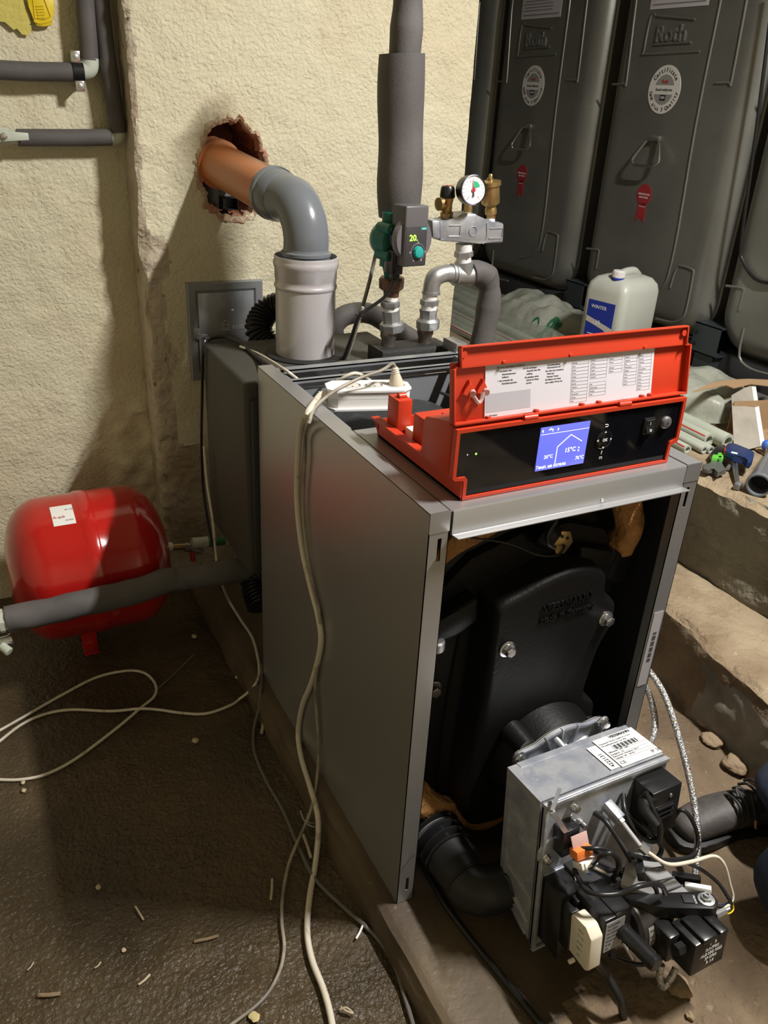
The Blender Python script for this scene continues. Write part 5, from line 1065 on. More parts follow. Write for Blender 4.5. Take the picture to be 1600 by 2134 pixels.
# ================================================================ OIL TANKS
TX = 1.95; T2 = (1.285, 2.025)
def tface(px, py, dx=0): p = at(px, py, 'x', TX); return V((TX-dx, p.y, p.z))
tankbot = .625; tanktop = 2.12
def tank(lab):
    y0, y1 = T2; t = E('oil_tank', (TX+.35, (y0+y1)/2, tankbot), lab, 'oil tank', None)
    rs = []; cy = (y0+y1)/2; hw_ = (y1-y0)/2; cz = (tankbot+tanktop)/2; hh = (tanktop-tankbot)/2
    def ring(x, g, rad):
        out = []; w2, h2 = hw_-g, hh-g; r = max(rad-g, .02)
        for sy, sz, a in ((1, 1, 0), (-1, 1, 90), (-1, -1, 180), (1, -1, 270)):
            for k in range(9):
                th_ = R(a+90*k/8); out.append(V((x, cy+sy*(w2-r)+r*math.cos(th_), cz+sz*(h2-r)+r*math.sin(th_))))
        return out
    for x, g in ((0, .105), (0, .075), (.004, .055), (.018, .030), (.040, .012), (.062, .003), (.068, .000), (.070, -.004), (.078, -.004), (.080, .0), (.12, .0), (.7, 0)):
        rs.append(ring(TX+x, g, .15))
    b = MB().rings(rs); body = b.build('tank_shell', steeltank, t, sharp=60)
    b = MB(); tk = .0035
    for pts in ([(1338, -60), (1326, 0), (1306, 165), (1300, 174), (1276, 176)], [(1366, 30), (1356, 36), (1342, 106), (1346, 113), (1458, 107)], [(1508, -40), (1502, 0), (1450, 260), (1413, 480), (1394, 567), (1384, 592), (1362, 608), (1330, 614)],
                [(1568, -60), (1556, 0), (1525, 165), (1518, 172), (1490, 173)], [(1396, 600), (1405, 570), (1412, 556), (1420, 554), (1442, 562), (1444, 575), (1430, 645), (1420, 664), (1400, 671), (1366, 664)],
                [(1222, 518), (1246, 521), (1247, 530), (1242, 560)], [(1250, 590), (1245, 640), (1262, 660), (1290, 668)]):
        b.tube([tface(x, y, .000) for x, y in pts], .0046, 8, 3)
    for s_ in (1, -1): b.tube([tface(1370, 43-10, .001) if s_ > 0 else tface(1364, 93, .001), tface(1448, 40, .001) if s_ > 0 else tface(1440, 88, .001)], .0045, 8, 1)
    b.build('pressed_rib', steeltank, t)
    b = MB(); p = tface(1365, 79, .001); q = tface(1448, 72, .001); b.text('Roth', abs(p.z-tface(1365, 45).z)*1.5, (TX-.001, p.y, (p.z+q.z)/2+.008), (0, -1, 0), Z_, .004, 'LEFT', .0); b.build('embossed_name', mat('pressed_name', (.30, .30, .29), .3, .6), t)
    if 1:
        a, c = tface(1354, 22), tface(1476, 9); b = MB(); b.bx(TX-.0015, TX, a.y, c.y, (a.z+c.z)/2, (a.z+c.z)/2+.16); l_ = b.build('paper_label', paper, t)
        b = MB()
        b.bx(TX-.002, TX-.0015, a.y-.012, c.y+.012, (a.z+c.z)/2+.012, (a.z+c.z)/2+.017)
        for k in range(7): b.bx(TX-.002, TX-.0015, a.y-.012-.01*(k % 2), c.y+.06, (a.z+c.z)/2+.03+k*.012, (a.z+c.z)/2+.034+k*.012)
        b.build('label_print', inkg, l_)
    # round certificate
    cc_ = tface(1384, 187); rcx = (tface(1350, 187).y-tface(1419, 187).y)/2; rc = (tface(1384, 138).z-tface(1384, 236).z)/2
    rc = (rc+rcx)/2
    b = MB().lathe([(rc, 0), (rc, .0015)], (TX, cc_.y, cc_.z), (-1, 0, 0), 48); ce = b.build('certificate_sticker', whitep, t, label='round white certificate sticker')
    b = MB()
    for s_ in (1, -1): b.prism([(TX-.002, cc_.y+.62*rc*math.cos(R(t_)), cc_.z+.62*rc*math.sin(R(t_))*1) for t_ in (range(18, 163, 12) if s_ > 0 else range(198, 343, 12))], (.0005, 0, 0))
    b.build('sticker_field', mat('sticker_grey', (.33, .33, .33), .5), ce)
    b = MB(); tl_ = 'Certificate'
    for k, ch in enumerate(tl_):
        a = R(145-k*11); b.text(ch, rc*.27, (TX-.0021, cc_.y-.80*rc*math.cos(a), cc_.z+.80*rc*math.sin(a)), (0, -math.sin(a), -math.cos(a)*1), (0, -math.cos(a), math.sin(a)), .0002, 'CENTER', .0003)
    tl_ = 'DWT plus 3 Quality'
    for k, ch in enumerate(tl_):
        a = R(192+k*9.3); b.text(ch, rc*.23, (TX-.0021, cc_.y-.82*rc*math.cos(a), cc_.z+.82*rc*math.sin(a)), (0, math.sin(a), math.cos(a)), (0, math.cos(a), -math.sin(a)), .0002, 'CENTER', .0002)
    b.text('Steel-meltpress', rc*.17, (TX-.0021, cc_.y, cc_.z), (0, -1, 0), Z_, .0002, 'CENTER')
    b.box((TX-.002, cc_.y, cc_.z-rc*.33), (.001, rc*.36, rc*.24)); b.build('sticker_lettering', ink, ce)
    b = MB().text('Roth', rc*.2, (TX-.0025, cc_.y, cc_.z+rc*.33), (0, -1, 0), Z_, .0002, 'CENTER', .0004); b.build('sticker_red_name', red, ce)
    b = MB().text('DIN', rc*.15, (TX-.003, cc_.y, cc_.z-rc*.33), (0, -1, 0), Z_, .0002, 'CENTER'); b.build('sticker_white_name', icon, ce)
    # wire handle
    hq = [tface(x, y, .012) for x, y in ((1353, 292), (1329, 333), (1334, 344), (1376, 347), (1386, 338), (1376, 292))]
    hq[1].x -= .02; hq[2].x -= .025; hq[3].x -= .025; hq[4].x -= .02
    b = MB().tube([hq[0], hq[0].lerp(hq[1], .9), hq[1].lerp(hq[2], .6), hq[2].lerp(hq[3], .1), hq[2].lerp(hq[3], .9), hq[3].lerp(hq[4], .5), hq[4].lerp(hq[5], .1), hq[5], hq[0]], .0055, 8, 3); hn = b.build('wire_handle', chrome, t)
    a, c = tface(1358, 288), tface(1376, 290); b = MB().box((TX-.006, (a.y+c.y)/2, a.z), (.014, abs(a.y-c.y)*1.2, .02), None, .003); b.build('handle_bracket', steeltank, hn)
    # red rosette sticker
    rq = tface(1342, 406); rr_ = .040
    b = MB().lathe([(rr_, 0), (rr_, .0012)], (TX, rq.y, rq.z), (-1, 0, 0), 32)
    b.prism([(TX-.0012, rq.y+.022, rq.z-.03), (TX-.0012, rq.y+.024, rq.z-.105), (TX-.0012, rq.y, rq.z-.085), (TX-.0012, rq.y-.024, rq.z-.105), (TX-.0012, rq.y-.022, rq.z-.03)], (.001, 0, 0)); rb = b.build('rosette_sticker', mat('rosette_red', (.38, .03, .04), .5), t, label='red rosette-shaped sticker')
    b = MB().text('INNOVATION', .010, (TX-.0018, rq.y, rq.z+.002), (0, -1, 0), Z_, .0002, 'CENTER'); b.text('AUS STAHL', .010, (TX-.0018, rq.y, rq.z-.010), (0, -1, 0), Z_, .0002, 'CENTER'); b.bx(TX-.0018, TX-.0014, rq.y-.018, rq.y+.018, rq.z-.045, rq.z-.043); b.build('rosette_lettering', icon, rb)
    return t
t2 = tank('dark steel oil tank in the middle of the row, directly behind the jerrycan')
pitch_ = .79
t1 = dup(t2, (0, pitch_+.045, 0)); t1['label'] = 'dark steel oil tank farthest back, next to the chimney wall and behind the pressure gauge'
t3 = dup(t2, (0, -pitch_, 0)); t3['label'] = 'dark steel oil tank cut off at the right edge, above the open carton'
t4 = dup(t2, (0, 2*pitch_+.075, 0)); t4['label'] = 'oil tank showing only as a dark strip beside the chimney wall edge'
for t in (t1, t2, t3, t4): t['group'] = 'steel oil tanks in a row'
# perforated steel frame posts and feet between tanks
for k, (yy3, lb3) in enumerate(((2.05, 'blue-grey perforated steel bracket between the farthest and middle oil tanks'), (1.26, 'blue-grey perforated steel bracket between the middle tank and the one at the right edge'))):
    e = E('tank_bracket', (TX+.0, yy3, .49), lb3, 'bracket', 'tank brackets'); w3 = .09
    MB().bx(TX-.02, TX-.016, yy3-w3, yy3+w3*.4, .60, .71, 0).bx(TX-.02, TX+.5, yy3-w3, yy3+w3*.4, .706, .71).bx(TX-.02, TX+.5, yy3-w3, yy3+w3*.4, .60, .604).build('channel', bracketm, e)
    MB().bx(TX-.01, TX+.04, yy3-w3*.8, yy3+w3*.2, .49, .60).build('foot_block', bracketm, e)
    b = MB()
    for z in (.63, .675): b.cyl((TX-.022, yy3+w3*.22, z), (TX-.015, yy3+w3*.22, z), .009, seg=14)
    b.build('bolt_hole', blackm, e)
for k, (y, lb3) in enumerate(((2.43, 'dark sheet steel plinth under the farthest oil tank'), (1.65, 'dark steel plinth under the middle oil tank behind the jerrycan'), (.87, 'dark steel plinth under the oil tank at the right edge'))):
    MB().bx(TX+.03, TX+.6, y-.33, y+.33, .488, .622, .01).build('tank_plinth', tankdark, label=lb3, cat='plinth', group='tank plinths')
MB().cyl((TX-.06, .25, .52), (TX-.06, 1.12, .52), .032, seg=24).build('foam_sleeve_length', foam, label='length of dark foam tube lying in front of the right-edge tank foot', cat='foam tube')
b = MB().tube([at(1612, -20, 'x', TX-.02), at(1572, 300, 'x', TX-.02), at(1545, 500, 'x', TX-.015), at(1548, 545, 'x', TX-.01), at(1580, 585, 'x', TX-.01), at(1640, 590, 'x', TX-.01)], .006, 8); b.build('hanging_cable', cable_b, label='black cable hanging in the gap left of the right-edge oil tank', cat='cable')
# ================================================================ JERRYCAN
jc = V((1.665, 1.435, .495)); JT = Matrix.Translation(jc) @ rz(R(13)); jw, jd, jh = .232, .185, .385
can = E('jerrycan', jc, 'milky white plastic jerrycan with blue label, in front of the middle oil tank', 'jerrycan')
b = MB(JT); rs = []
def rrect(w2, d2, r, z, n=6):
    out = []
    for sx, sy, a in ((1, 1, 0), (-1, 1, 90), (-1, -1, 180), (1, -1, 270)):
        for k in range(n+1): t = R(a+90*k/n); out.append(V((sx*(w2-r)+r*math.cos(t), sy*(d2-r)+r*math.sin(t), z)))
    return out
for z, g in ((0, .02), (.008, .004), (.02, 0), (.10, .0), (.105, .003), (.115, .003), (.12, 0), (.32, 0), (.345, .006), (.365, .022), (.374, .045)): rs.append(rrect(jw/2-g, jd/2-g, .03, z))
b.rings(rs); b.build('can_body', hdpe, can, sharp=60)
b = MB(JT)
b.tube([(-.035, 0, .366), (-.025, 0, .379), (.01, .0, .384), (.05, 0, .382), (.085, 0, .366)], [.012, .015, .016, .016, .012], 14); b.build('handle', hdpe, can)
b = MB(JT).lathe([(.024, 0), (.024, .008)], (-.075, -.02, .366), Z_, 24); b.build('cap_ring', bluelab, can); b = MB(JT).lathe([(.022, 0), (.022, .022), (.019, .025)], (-.075, -.02, .374), Z_, 24)
for k in range(24): a = R(15*k); b.box((-.075+.022*math.cos(a), -.02+.022*math.sin(a), .385), (.002, .002, .018))
b.build('cap', whitep, can)
b = MB(JT).bx(-jw/2-.0012, -jw/2-.0002, -.058, .060, .07, .285, 0); jl = b.build('blue_label', bluelab, can, label='blue printed label')
b = MB(JT).prism([(-jw/2-.0018, -.058, .195), (-jw/2-.0018, .060, .225), (-jw/2-.0018, .060, .205), (-jw/2-.0018, -.02, .185), (-jw/2-.0018, -.058, .165)], (.0005, 0, 0)); b.build('label_band', mat('pale_band', (.6, .55, .5), .5), jl)
b = MB(JT)
b.text('WINTER', .018, (-jw/2-.0018, .045, .262), (0, -1, 0), Z_, .0003); b.text('-30', .026, (-jw/2-.0022, .03, .205), (0, -1, 0), Z_, .0003)
for k in range(8): b.bx(-jw/2-.0018, -jw/2-.0012, .045-.07*(1 if k % 2 else .85), .045, .160-k*.010, .1625-k*.010)
b.build('label_print', icon, jl)
# ================================================================ PIPES ON THE PLATFORM
zp = .488
def ppr_pipe(px, py, r, z, lab, L_=2.1, st=True):
    p = at(px, py, 'z', z); e = E('plastic_pipe', p, lab, 'pipe', 'loose plastic pipes on the platform')
    d = V((.045, 1, 0)).normalized()
    b = MB(); b.lathe([(r*.58, .04), (r*.60, 0), (r, 0), (r, L_)], (p.x, p.y, z), d, 28, False); b.build('tube_wall', ppr, e)
    b = MB().lathe([(r*.60, .038), (r*.60, .040)], (p.x, p.y, z), d, 20); b.build('bore', blackm, e)
    if st:
        b = MB(); a = R(150); n_ = V((-d.y, d.x, 0)); o_ = V((p.x, p.y, z))+(n_*math.cos(R(38))+Z_*math.sin(R(38)))*(r+.0002); b.box(o_+d*(L_/2), (.0035, L_-.01, .0008), Matrix.Rotation(-math.atan2(d.x, d.y), 4, 'Z') @ Matrix.Rotation(R(-50), 4, 'Y')); b.build('red_line', stripe, e)
    return e
ppr_pipe(1478, 917, .0215, zp+.022, 'wide grey-green plastic pipe with red line, open end next to the black control panel')
ppr_pipe(1517, 921, .025, zp+.026, 'widest grey-green plastic pipe, its open end under the carton corner', st=False)
ppr_pipe(1468, 938, .0125, zp+.013, 'thin grey-green plastic pipe, the left one of the close pair of ends', st=False)
ppr_pipe(1482, 938, .0125, zp+.013, 'thin grey-green plastic pipe, the right one of the close pair of ends', st=False)
ppr_pipe(1433, 937, .014, zp+.015, 'thin grey-green plastic pipe with a red line, its end just behind the boiler corner')
for k, (x, y, r, z, lab) in enumerate((
    (1.60, .98, .024, .072, 'upper grey-green plastic pipe lying on the wide pipes under the hazy plastic'), (1.545, 1.02, .020, .068, 'grey-green plastic pipe resting left on top of the wide ones'),
    (1.425, 1.0, .02, .021, 'grey-green plastic pipe lying near the platform edge, behind the controller'), (1.38, 1.1, .016, .017, 'slim grey-green plastic pipe at the very platform edge, behind the boiler'),
    (1.655, 1.15, .022, .070, 'grey-green plastic pipe on the second layer beside the jerrycan foot'), (1.485, 1.2, .018, .058, 'grey-green plastic pipe on the second layer nearest the chimney wall'))):
    d = V((.045, 1, 0)).normalized(); e = E('plastic_pipe', (x, y, zp+z), lab, 'pipe', 'loose plastic pipes on the platform')
    MB().lathe([(r*.6, .03), (r*.6, 0), (r, 0), (r, 2.3)], (x, y, zp+z), d, 26, False).build('tube_wall', ppr, e)
# hazy plastic sheet and carrier bag over them
def sheet(u, v):
    y = 1.0+v*2.5; x0, x1 = 1.36+.05*v, 1.9+.03*v; x = x0+(x1-x0)*u
    h = zp+.062+.055*math.sin(math.pi*min(1, u*1.1))**.7+.010*nv((x*14, y*2.2, 1))+.006*nv((x*30, y*9, 4))
    e = max(0, 1-u*9); h -= .055*e
    f = max(0, 1-v*14); h -= .045*f
    return V((x, y+.05*nv((x*6, 0, 0))*(1-v), h))
grid(70, 200, sheet).build('plastic_sheet', wrapm, label='hazy grey-green plastic sheeting draped over the pipes behind the boiler', cat='plastic sheet')
def bag(cx, cy, wx, wy, h, seed, name, lab, mt, text=None):
    e = E(name, (cx, cy, zp), lab, 'plastic bag')
    def f(u, v):
        a, b_ = (u-.5)*2, (v-.5)*2; x = cx+wx*a*(1+.12*nv((b_*2, seed, 0))); y = cy+wy*b_*(1+.12*nv((a*2, seed, 3)))
        rr2 = min(1, (abs(a)**2.4+abs(b_)**2.4)); z = zp+.055+h*(1-rr2)**.6*(1+.5*nv((x*9, y*9, seed)))+.018*abs(nv((x*11, y*8, seed+2)))+.004*nv((x*40, y*26, seed))-.04*max(0, rr2-.8)*5
        return V((x, y, z))
    o = grid(70, 70, f).build('bag_film', mt, e); return e, f
bagm = mat('thin_bag_film', (.46, .48, .41), .35, alpha=.72, bump=(14, .5, .02), var=(9, (.38, .40, .34), .4, .7))
bg, f1 = bag(1.70, 1.90, .17, .36, .12, 3, 'carrier_bag', 'crumpled pale carrier bag with green letters left of the jerrycan', bagm)
def onbag(px, py, f):
    best = None
    for i in range(60):
        for j in range(60):
            p = f(i/59, j/59); d = p-CP; z = d.dot(fwd); sx = 800+F*d.dot(CR)/z; sy = 1067-F*d.dot(CU)/z; q = (sx-px)**2+(sy-py)**2
            if best is None or q < best[0]: best = (q, p)
    return best[1]
gp = mat('green_print', (.03, .16, .08), .5)
def bagz(x, y):
    u, v = ((x-1.70)/.17+1)/2, ((y-1.90)/.36+1)/2
    for _ in range(4): q = f1(u, v); u += (x-q.x)/.34; v += (y-q.y)/.72
    return f1(u, v).z
b = MB(); p = onbag(1146, 668, f1); b.text('gs', .085, (p.x, p.y, 0), (-.12, -1, 0), (1, -.12, 0), .0004, 'LEFT', .002)
for px, py, r in ((1092, 690, .022), (1128, 692, .02), (1122, 662, .014), (1090, 708, .012)):
    q = onbag(px, py, f1); b.prism([(q.x+r*.7*math.cos(a), q.y+r*1.5*math.sin(a), 0) for a in [2*math.pi*k/14 for k in range(14)]], (0, 0, .0006))
bmesh.ops.subdivide_edges(b.bm, edges=[e for e in b.bm.edges if e.calc_length() > .008], cuts=2)
b.disp(lambda v: V((p.x+(v.x-p.x)*1.9, v.y, v.z)))
b.disp(lambda v: V((v.x, v.y, bagz(v.x, v.y)+.004+v.z)))
b.build('green_lettering', gp, bg)
bag(1.70, 1.02, .16, .20, .06, 8, 'parcel_film', 'crumpled see-through film with ribbed print behind the red lid corner', bagm)
# ================================================================ CARTON
cT = Matrix.Translation((1.70, .66, zp+.004)) @ rz(R(-14))
ca = E('carton', (1.70, .66, zp), 'open grey-backed cardboard carton with torn brown flap at the right edge', 'carton')
w4, d4, h4 = .24, .20, .105
MB(cT).bx(-w4/2, w4/2, -d4/2, d4/2, 0, .003).bx(w4/2-.003, w4/2, -d4/2, d4/2, 0, h4).bx(-w4/2, w4/2, d4/2-.003, d4/2, 0, h4).bx(-w4/2, w4/2, -d4/2, -d4/2+.003, 0, h4*.35).build('box_shell', card, ca)
ob = [at(x, y, 'z', z) for x, y, z in ((1524, 826, .60), (1566, 802, .62), (1585, 930, .50), (1530, 944, .497))]
MB().prism([ob[0], ob[1], ob[2], ob[3]], (.003, .004, .002)).build('side_flap', cardg, ca, label='grey printed side flap')
MB().prism([ob[1], ob[1]+V((.012, -.004, .004)), ob[2]+V((.014, -.004, .002)), ob[2]], (.002, .003, .002)).build('white_edge', whitep, ca)
P = [at(x, y, 'z', .625) for x, y in ((1443, 818), (1480, 800), (1515, 793), (1560, 791), (1620, 794), (1620, 808), (1566, 801), (1545, 806), (1528, 810), (1512, 804), (1500, 806), (1470, 812))]
MB().prism(P, (0, 0, .003)).build('torn_flap', card, ca, label='torn brown flap')
b = MB(cT).box((.02, .02, .05), (.05, .003, .08), rz(R(30))).box((.05, -.03, .04), (.12, .003, .06), rz(R(-8))); b.build('inner_divider', card, ca)
q = at(1597, 928, 'z', .52); MB().sph(q, .015, (1, 1, 1.2), seg=14).build('blue_knob', mat('bright_blue', (.05, .15, .6), .4), label='small bright blue knob inside the open carton', cat='knob')
# ================================================================ TOOLS
zt3 = zp+.012
def tp(px, py, z=zt3): return at(px, py, 'z', z)
sh_ = E('pipe_cutter', tp(1495, 965), 'grey pipe cutter with lime green grip lying on the sandy platform', 'pipe cutter')
MB().prism([tp(x, y) for x, y in ((1478, 955), (1488, 942), (1506, 938), (1514, 948), (1506, 968), (1484, 966))], (0, 0, .02), .003).build('handle', blackp, sh_)
MB().prism([tp(x, y, zt3+.02) for x, y in ((1495, 946), (1504, 946), (1502, 957), (1497, 959))], (0, 0, .004)).prism([tp(x, y, zt3+.006) for x, y in ((1482, 958), (1505, 959), (1504, 966), (1480, 965))], (0, 0, .018), .002).build('lime_grip', lime, sh_)
MB().prism([tp(x, y) for x, y in ((1485, 966), (1500, 966), (1503, 980), (1512, 988), (1500, 990), (1493, 997), (1486, 984), (1476, 988), (1462, 984), (1462, 976), (1476, 976))], (0, 0, .014), .003).build('jaw', mat('tool_grey', (.2, .21, .2), .4, .6), sh_)
bt = E('deburring_tool', tp(1540, 965), 'dark blue hand tool with two steel rods lying by the grey pipe socket', 'hand tool')
MB().prism([tp(x, y, zp+.03) for x, y in ((1508, 944), (1514, 936), (1530, 938), (1556, 950), (1568, 956), (1566, 968), (1560, 978), (1552, 976), (1552, 968), (1524, 962), (1508, 954))], (0, 0, .022), .004).build('tool_body', blue, bt)
MB().prism([tp(x, y, zp+.03) for x, y in ((1505, 950), (1510, 938), (1515, 936), (1510, 953))], (0, 0, .02), .002).build('red_button', red, bt)
MB().prism([tp(x, y, zp+.053) for x, y in ((1524, 941), (1537, 944), (1536, 947), (1523, 944))], (0, 0, .0005)).build('name_strip', icon, bt)
MB().cyl(tp(1533, 960, zp+.028), tp(1538, 1005, zp+.012), .0038, seg=10).cyl(tp(1527, 966, zp+.024), tp(1535, 1008, zp+.012), .0038, seg=10).build('steel_rod', chrome, bt)
MB().box(tp(1538, 1012, zp+.012), (.026, .018, .018), rz(R(20)), .003).cyl(tp(1516, 976, zp+.012), tp(1524, 965, zp+.012), .006, seg=12).build('rod_end', galv, bt)
MB().bx(-.001, .001, -.001, .001, 0, .001).bm.free()
gq = at(1580, 1012, 'z', zp+.034); gd2 = V((1, .55, .03)).normalized()
gs = E('pipe_socket', gq, 'grey plastic pipe with its dark open mouth facing left at the right edge', 'pipe')
MB().lathe([(.026, .05), (.028, .0), (.0325, 0), (.034, .004), (.034, .014), (.0315, .018), (.031, .4)], gq, gd2, 36, False).build('socket_wall', pvc, gs)
MB().lathe([(.0275, .045), (.0275, .05)], gq, gd2, 30).build('dark_bore', blackm, gs)
# ================================================================ PERSON crouching out of frame at the right
pe = E('person', (.86, -.12, 0), 'person in dark jeans and worn dark leather shoes, crouching at the right edge', 'person')
def skinmesh(name, pts, edges, mt, parent, sub=2):
    me = bpy.data.meshes.new(name); me.from_pydata([p[:3] for p in pts], edges, []); o = bpy.data.objects.new(name+'_tmp', me); C.objects.link(o)
    m1 = o.modifiers.new('s', 'SKIN'); lay = me.skin_vertices[0] if me.skin_vertices else None
    if lay is None: 
        me.attributes; 
    for v, p in zip(me.skin_vertices[0].data, pts): v.radius = (p[3], p[4] if len(p) > 4 else p[3])
    me.skin_vertices[0].data[0].use_root = True
    m2 = o.modifiers.new('u', 'SUBSURF'); m2.levels = m2.render_levels = sub
    bpy.context.view_layer.update(); m3 = bpy.data.meshes.new_from_object(o.evaluated_get(bpy.context.evaluated_depsgraph_get()))
    b = MB(); b.bm.from_mesh(m3); bpy.data.objects.remove(o); return b.build(name, mt, parent, sharp=80)
body = [(1.27, -.46, .48, .15, .13), (1.19, -.47, .58, .17, .14), (1.03, -.45, .74, .20, .15), (.93, -.44, .88, .12, .10), (.88, -.43, .96, .055), (.85, -.42, 1.01, .075, .085), (.83, -.41, 1.08, .088, .095), (.82, -.41, 1.15, .07),
        (1.08, -.27, .84, .06), (1.10, -.20, .66, .048), (1.02, -.28, .56, .034), (.97, -.30, .56, .03, .018),
        (1.06, -.68, .83, .06), (1.10, -.72, .66, .048), (1.02, -.62, .56, .034), (.98, -.58, .56, .03, .018)]  # unseen torso and head, leaned and enlarged to shade the lower right floor
skinmesh('body', body, [(0, 1), (1, 2), (2, 3), (3, 4), (4, 5), (5, 6), (6, 7), (3, 8), (8, 9), (9, 10), (10, 11), (3, 12), (12, 13), (13, 14), (14, 15)], jeans, pe)
leg = [(1.26, -.38, .46, .11), (1.14, -.33, .49, .088), (1.03, -.27, .48, .084), (.98, -.25, .38, .078), (.89, -.235, .24, .080), (.815, -.215, .15, .080, .080), (.795, -.205, .105, .082, .080)]
skinmesh('jeans_leg', leg, [(i, i+1) for i in range(6)], jeans, pe)
leg2 = [(1.27, -.52, .44, .11), (1.04, -.47, .34, .10), (.74, -.40, .21, .094), (.605, -.355, .10, .090), (.85, -.40, .080, .070), (1.14, -.46, .08, .055)]  # second leg posed to add a dark mass and shade at lower right
skinmesh('jeans_leg', leg2, [(i, i+1) for i in range(5)], jeans, pe)
sh2 = [(.845, -.160, .075, .046, .05), (.835, -.158, .045, .040, .042), (.79, -.140, .055, .046, .040), (.72, -.122, .045, .050, .034), (.655, -.118, .036, .046, .030), (.625, -.116, .030, .036, .024)]
so_ = skinmesh('shoe', sh2, [(i, i+1) for i in range(5)], leather, pe)
b = MB(); pts_ = [(.605, -.118), (.615, -.150), (.66, -.172), (.74, -.175), (.79, -.182), (.83, -.200), (.875, -.200), (.888, -.165), (.875, -.125), (.84, -.108), (.79, -.090), (.74, -.068), (.66, -.066), (.615, -.085)]
P = crm([V((x, y, .004)) for x, y in pts_+pts_[:1]], 3)[:-1]; b.prism(P, (0, 0, .020), .004); b.build('shoe_sole', rubber, so_)
b = MB()
for k in range(5):
    x = .745+.016*k; z = .092+.005*k; b.tube([(x, -.182, z-.024), (x+.004, -.158, z), (x+.008, -.128, z), (x+.01, -.108, z-.02)], .0032, 8)
b.tube([(.785, -.15, .112), (.765, -.178, .105), (.758, -.196, .085), (.775, -.192, .07)], .003, 8); b.tube([(.785, -.15, .112), (.795, -.18, .112), (.785, -.202, .092), (.775, -.19, .09)], .003, 8); b.tube([(.785, -.15, .112), (.765, -.13, .112), (.755, -.145, .104)], .003, 8); b.build('lace', mat('dark_lace', (.02, .02, .02), .6), so_)
MB().tube([(.758, -.196, .085), (.758, -.200, .068), (.764, -.199, .06)], .0028, 8).build('lace_tip', mat('pink_lace_tip', (.5, .25, .2), .6), so_, label='pinkish lace tip')
# second shoe behind, out of frame
skinmesh('shoe', [(1.18, -.47, .08, .045), (1.23, -.48, .055, .045, .05), (1.21, -.48, .05, .042)], [(0, 1), (1, 2)], leather, pe)
skinmesh('hand', [(.985, -.302, .56, .026, .016), (.93, -.31, .545, .036, .016), (.90, -.31, .53, .03, .012)], [(0, 1), (1, 2)], skin, pe)
for k in range(4): MB().tube([(.905, -.335+.016*k, .535), (.87, -.337+.017*k, .515), (.855, -.338+.017*k, .490)], [.008, .0078, .006], 10).build('finger', skin, pe)
MB().tube([(.95, -.275, .545), (.915, -.262, .525), (.895, -.258, .50)], [.010, .009, .007], 10).build('thumb', skin, pe)
# ================================================================ SMALL THINGS ON THE FLOOR
def stn(px, py, z, r, lab, seed, mt=stone, name='stone', cat='stone', flat=.55):
    p = at(px, py, 'z', z); b = MB(); bmesh.ops.create_icosphere(b.bm, subdivisions=4, radius=r)
    b.disp(lambda v: V((v.x*1.0, v.y*1.15, v.z*flat))*(1+.35*nv(v+V((seed, 0, 0)), 1.1/r)+.08*nv(v+V((0, seed, 0)), 4/r))+V((p.x, p.y, z+r*flat*.8)))
    b.build(name, mt, label=lab, cat=cat)
stn(1412, 2062, .002, .020, 'brown fist-like stone on the ground just below the oil pump', 2.2)
stn(1437, 2118, .002, .007, 'small dark pebble at the bottom, right under the brown stone', 5, name='pebble')
stn(1468, 1512, .002, .018, 'pale broken stone at the foot of the grey plaster patch', 7, name='stone')
stn(1482, 1548, .002, .024, 'larger broken stone below the plaster patch, beside the braided hose', 9, name='stone')
stn(1530, 1600, .002, .026, 'broken stone at the ledge foot just above the jeans', 11, name='stone')
stn(407, 1545, -.058, .008, 'small pale chip on the wet floor right of the white cable crossing', 13, beigebit, 'concrete_chip', 'chip')
stn(495, 1412, -.058, .007, 'pale chip on the wet floor next to the slab corner', 15, beigebit, 'concrete_chip', 'chip')
stn(405, 1328, -.058, .007, 'pale chip on the wet floor right of the red vessel foot', 17, beigebit, 'concrete_chip', 'chip')
stn(205, 1850, -.058, .005, 'tiny pale chip mid-floor at the lower left', 19, beigebit, 'concrete_chip', 'chip')
stn(258, 1981, -.058, .004, 'tiny chip lying between two splinters at the lower left', 21, beigebit, 'concrete_chip', 'chip')
stn(530, 2120, -.058, .009, 'flat yellowish chip at the bottom edge beside the thin lead', 23, mat('yellow_chip', (.5, .42, .2), .6), 'concrete_chip', 'chip', .25)
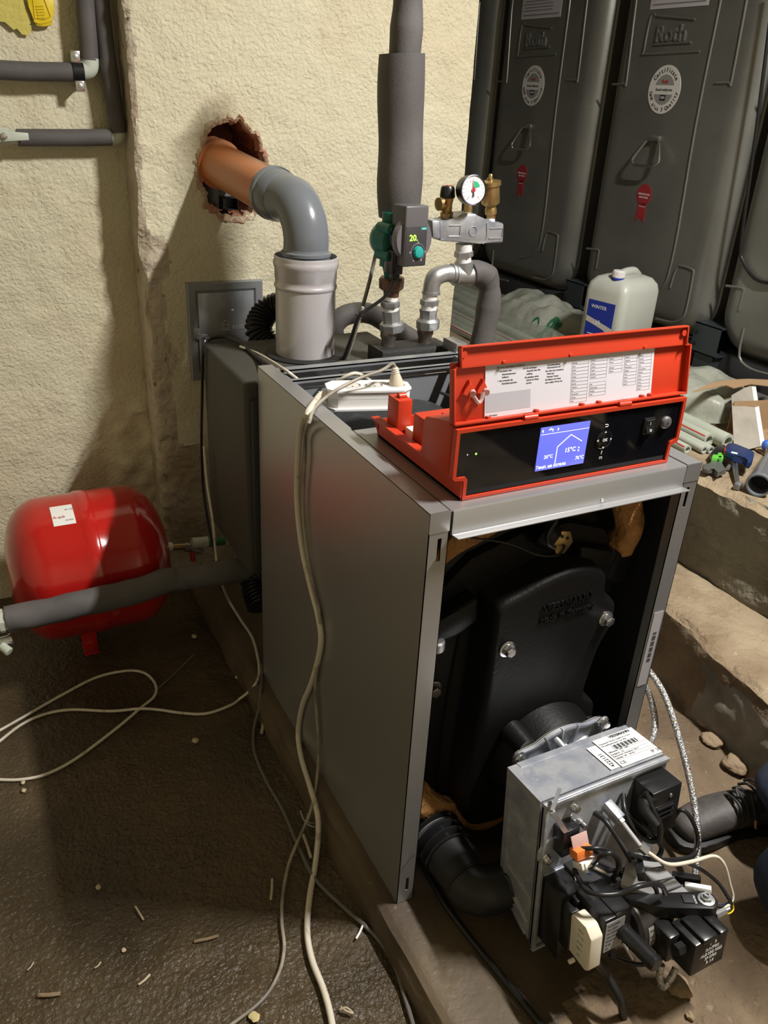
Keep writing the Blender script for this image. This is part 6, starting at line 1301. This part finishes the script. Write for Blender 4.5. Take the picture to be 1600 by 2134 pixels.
stn(48, 1632, -.058, .005, 'pale chip just under the lowest cable loop at the left', 25, beigebit, 'concrete_chip', 'chip')
stn(50, 1648, -.058, .005, 'pale chip second below the lowest cable loop at the left', 27, beigebit, 'concrete_chip', 'chip')
for (x0, y0, x1, y1, r, mt, lab) in ((80, 2074, 126, 2071, .0035, stone, 'brown wood splinter lying level at the bottom left'), (289, 2052, 312, 2031, .0022, beigebit, 'reddish pale splinter pointing up right near the bottom left'), (198, 2017, 210, 2005, .0015, beigebit, 'short shiny splinter left of the reddish one'), (282, 1889, 299, 1917, .002, beigebit, 'pale splinter slanting down right in the middle of the dark floor'), (405, 1962, 455, 1950, .003, stone, 'dark curved twig near the edge of the shadow'), (548, 1500, 545, 1528, .004, beigebit, 'pale peg standing out beside the dark cable near the slab'), (567, 1832, 564, 1875, .0025, beigebit, 'thin pale stick left of the hanging cables'), (758, 1922, 742, 1956, .0022, whitep, 'white sliver lying across the dark floor cable'), (632, 1740, 648, 1788, .0035, beigebit, 'pale splinter crossing under the thick white cable'), (590, 1576, 602, 1580, .003, beigebit, 'small pale peg on the slab side shadow'), (57, 2022, 70, 2005, .0012, beigebit, 'tiny straw at the far lower left')):
    MB().tube([at(x0, y0, 'z', -.055), at((x0+x1)/2+1, (y0+y1)/2+1, 'z', -.053), at(x1, y1, 'z', -.055)], r, 6, 3).build('splinter', mt, label=lab, cat='splinter')
MB().tube([at(626, 1690, 'z', -.045), at(633, 1708, 'z', -.04), at(645, 1720, 'z', -.045), at(658, 1724, 'z', -.05)], .0018, 6).tube([at(640, 1696, 'z', -.045), at(641, 1712, 'z', -.04), at(655, 1716, 'z', -.045)], .0012, 6).build('wire_twist', mat('pale_wire', (.4, .38, .36), .4), label='twist of thin pale wire where the two hanging cables cross', cat='wire')
MB().tube([at(708, 2104, 'z', -.055), at(722, 2100, 'z', -.05), at(736, 2112, 'z', -.055), at(720, 2106, 'z', -.052), at(710, 2098, 'z', -.055)], .0016, 6).build('wire_twist', beigebit, label='curl of pale twine on the lit floor beside the white cable end', cat='twine')
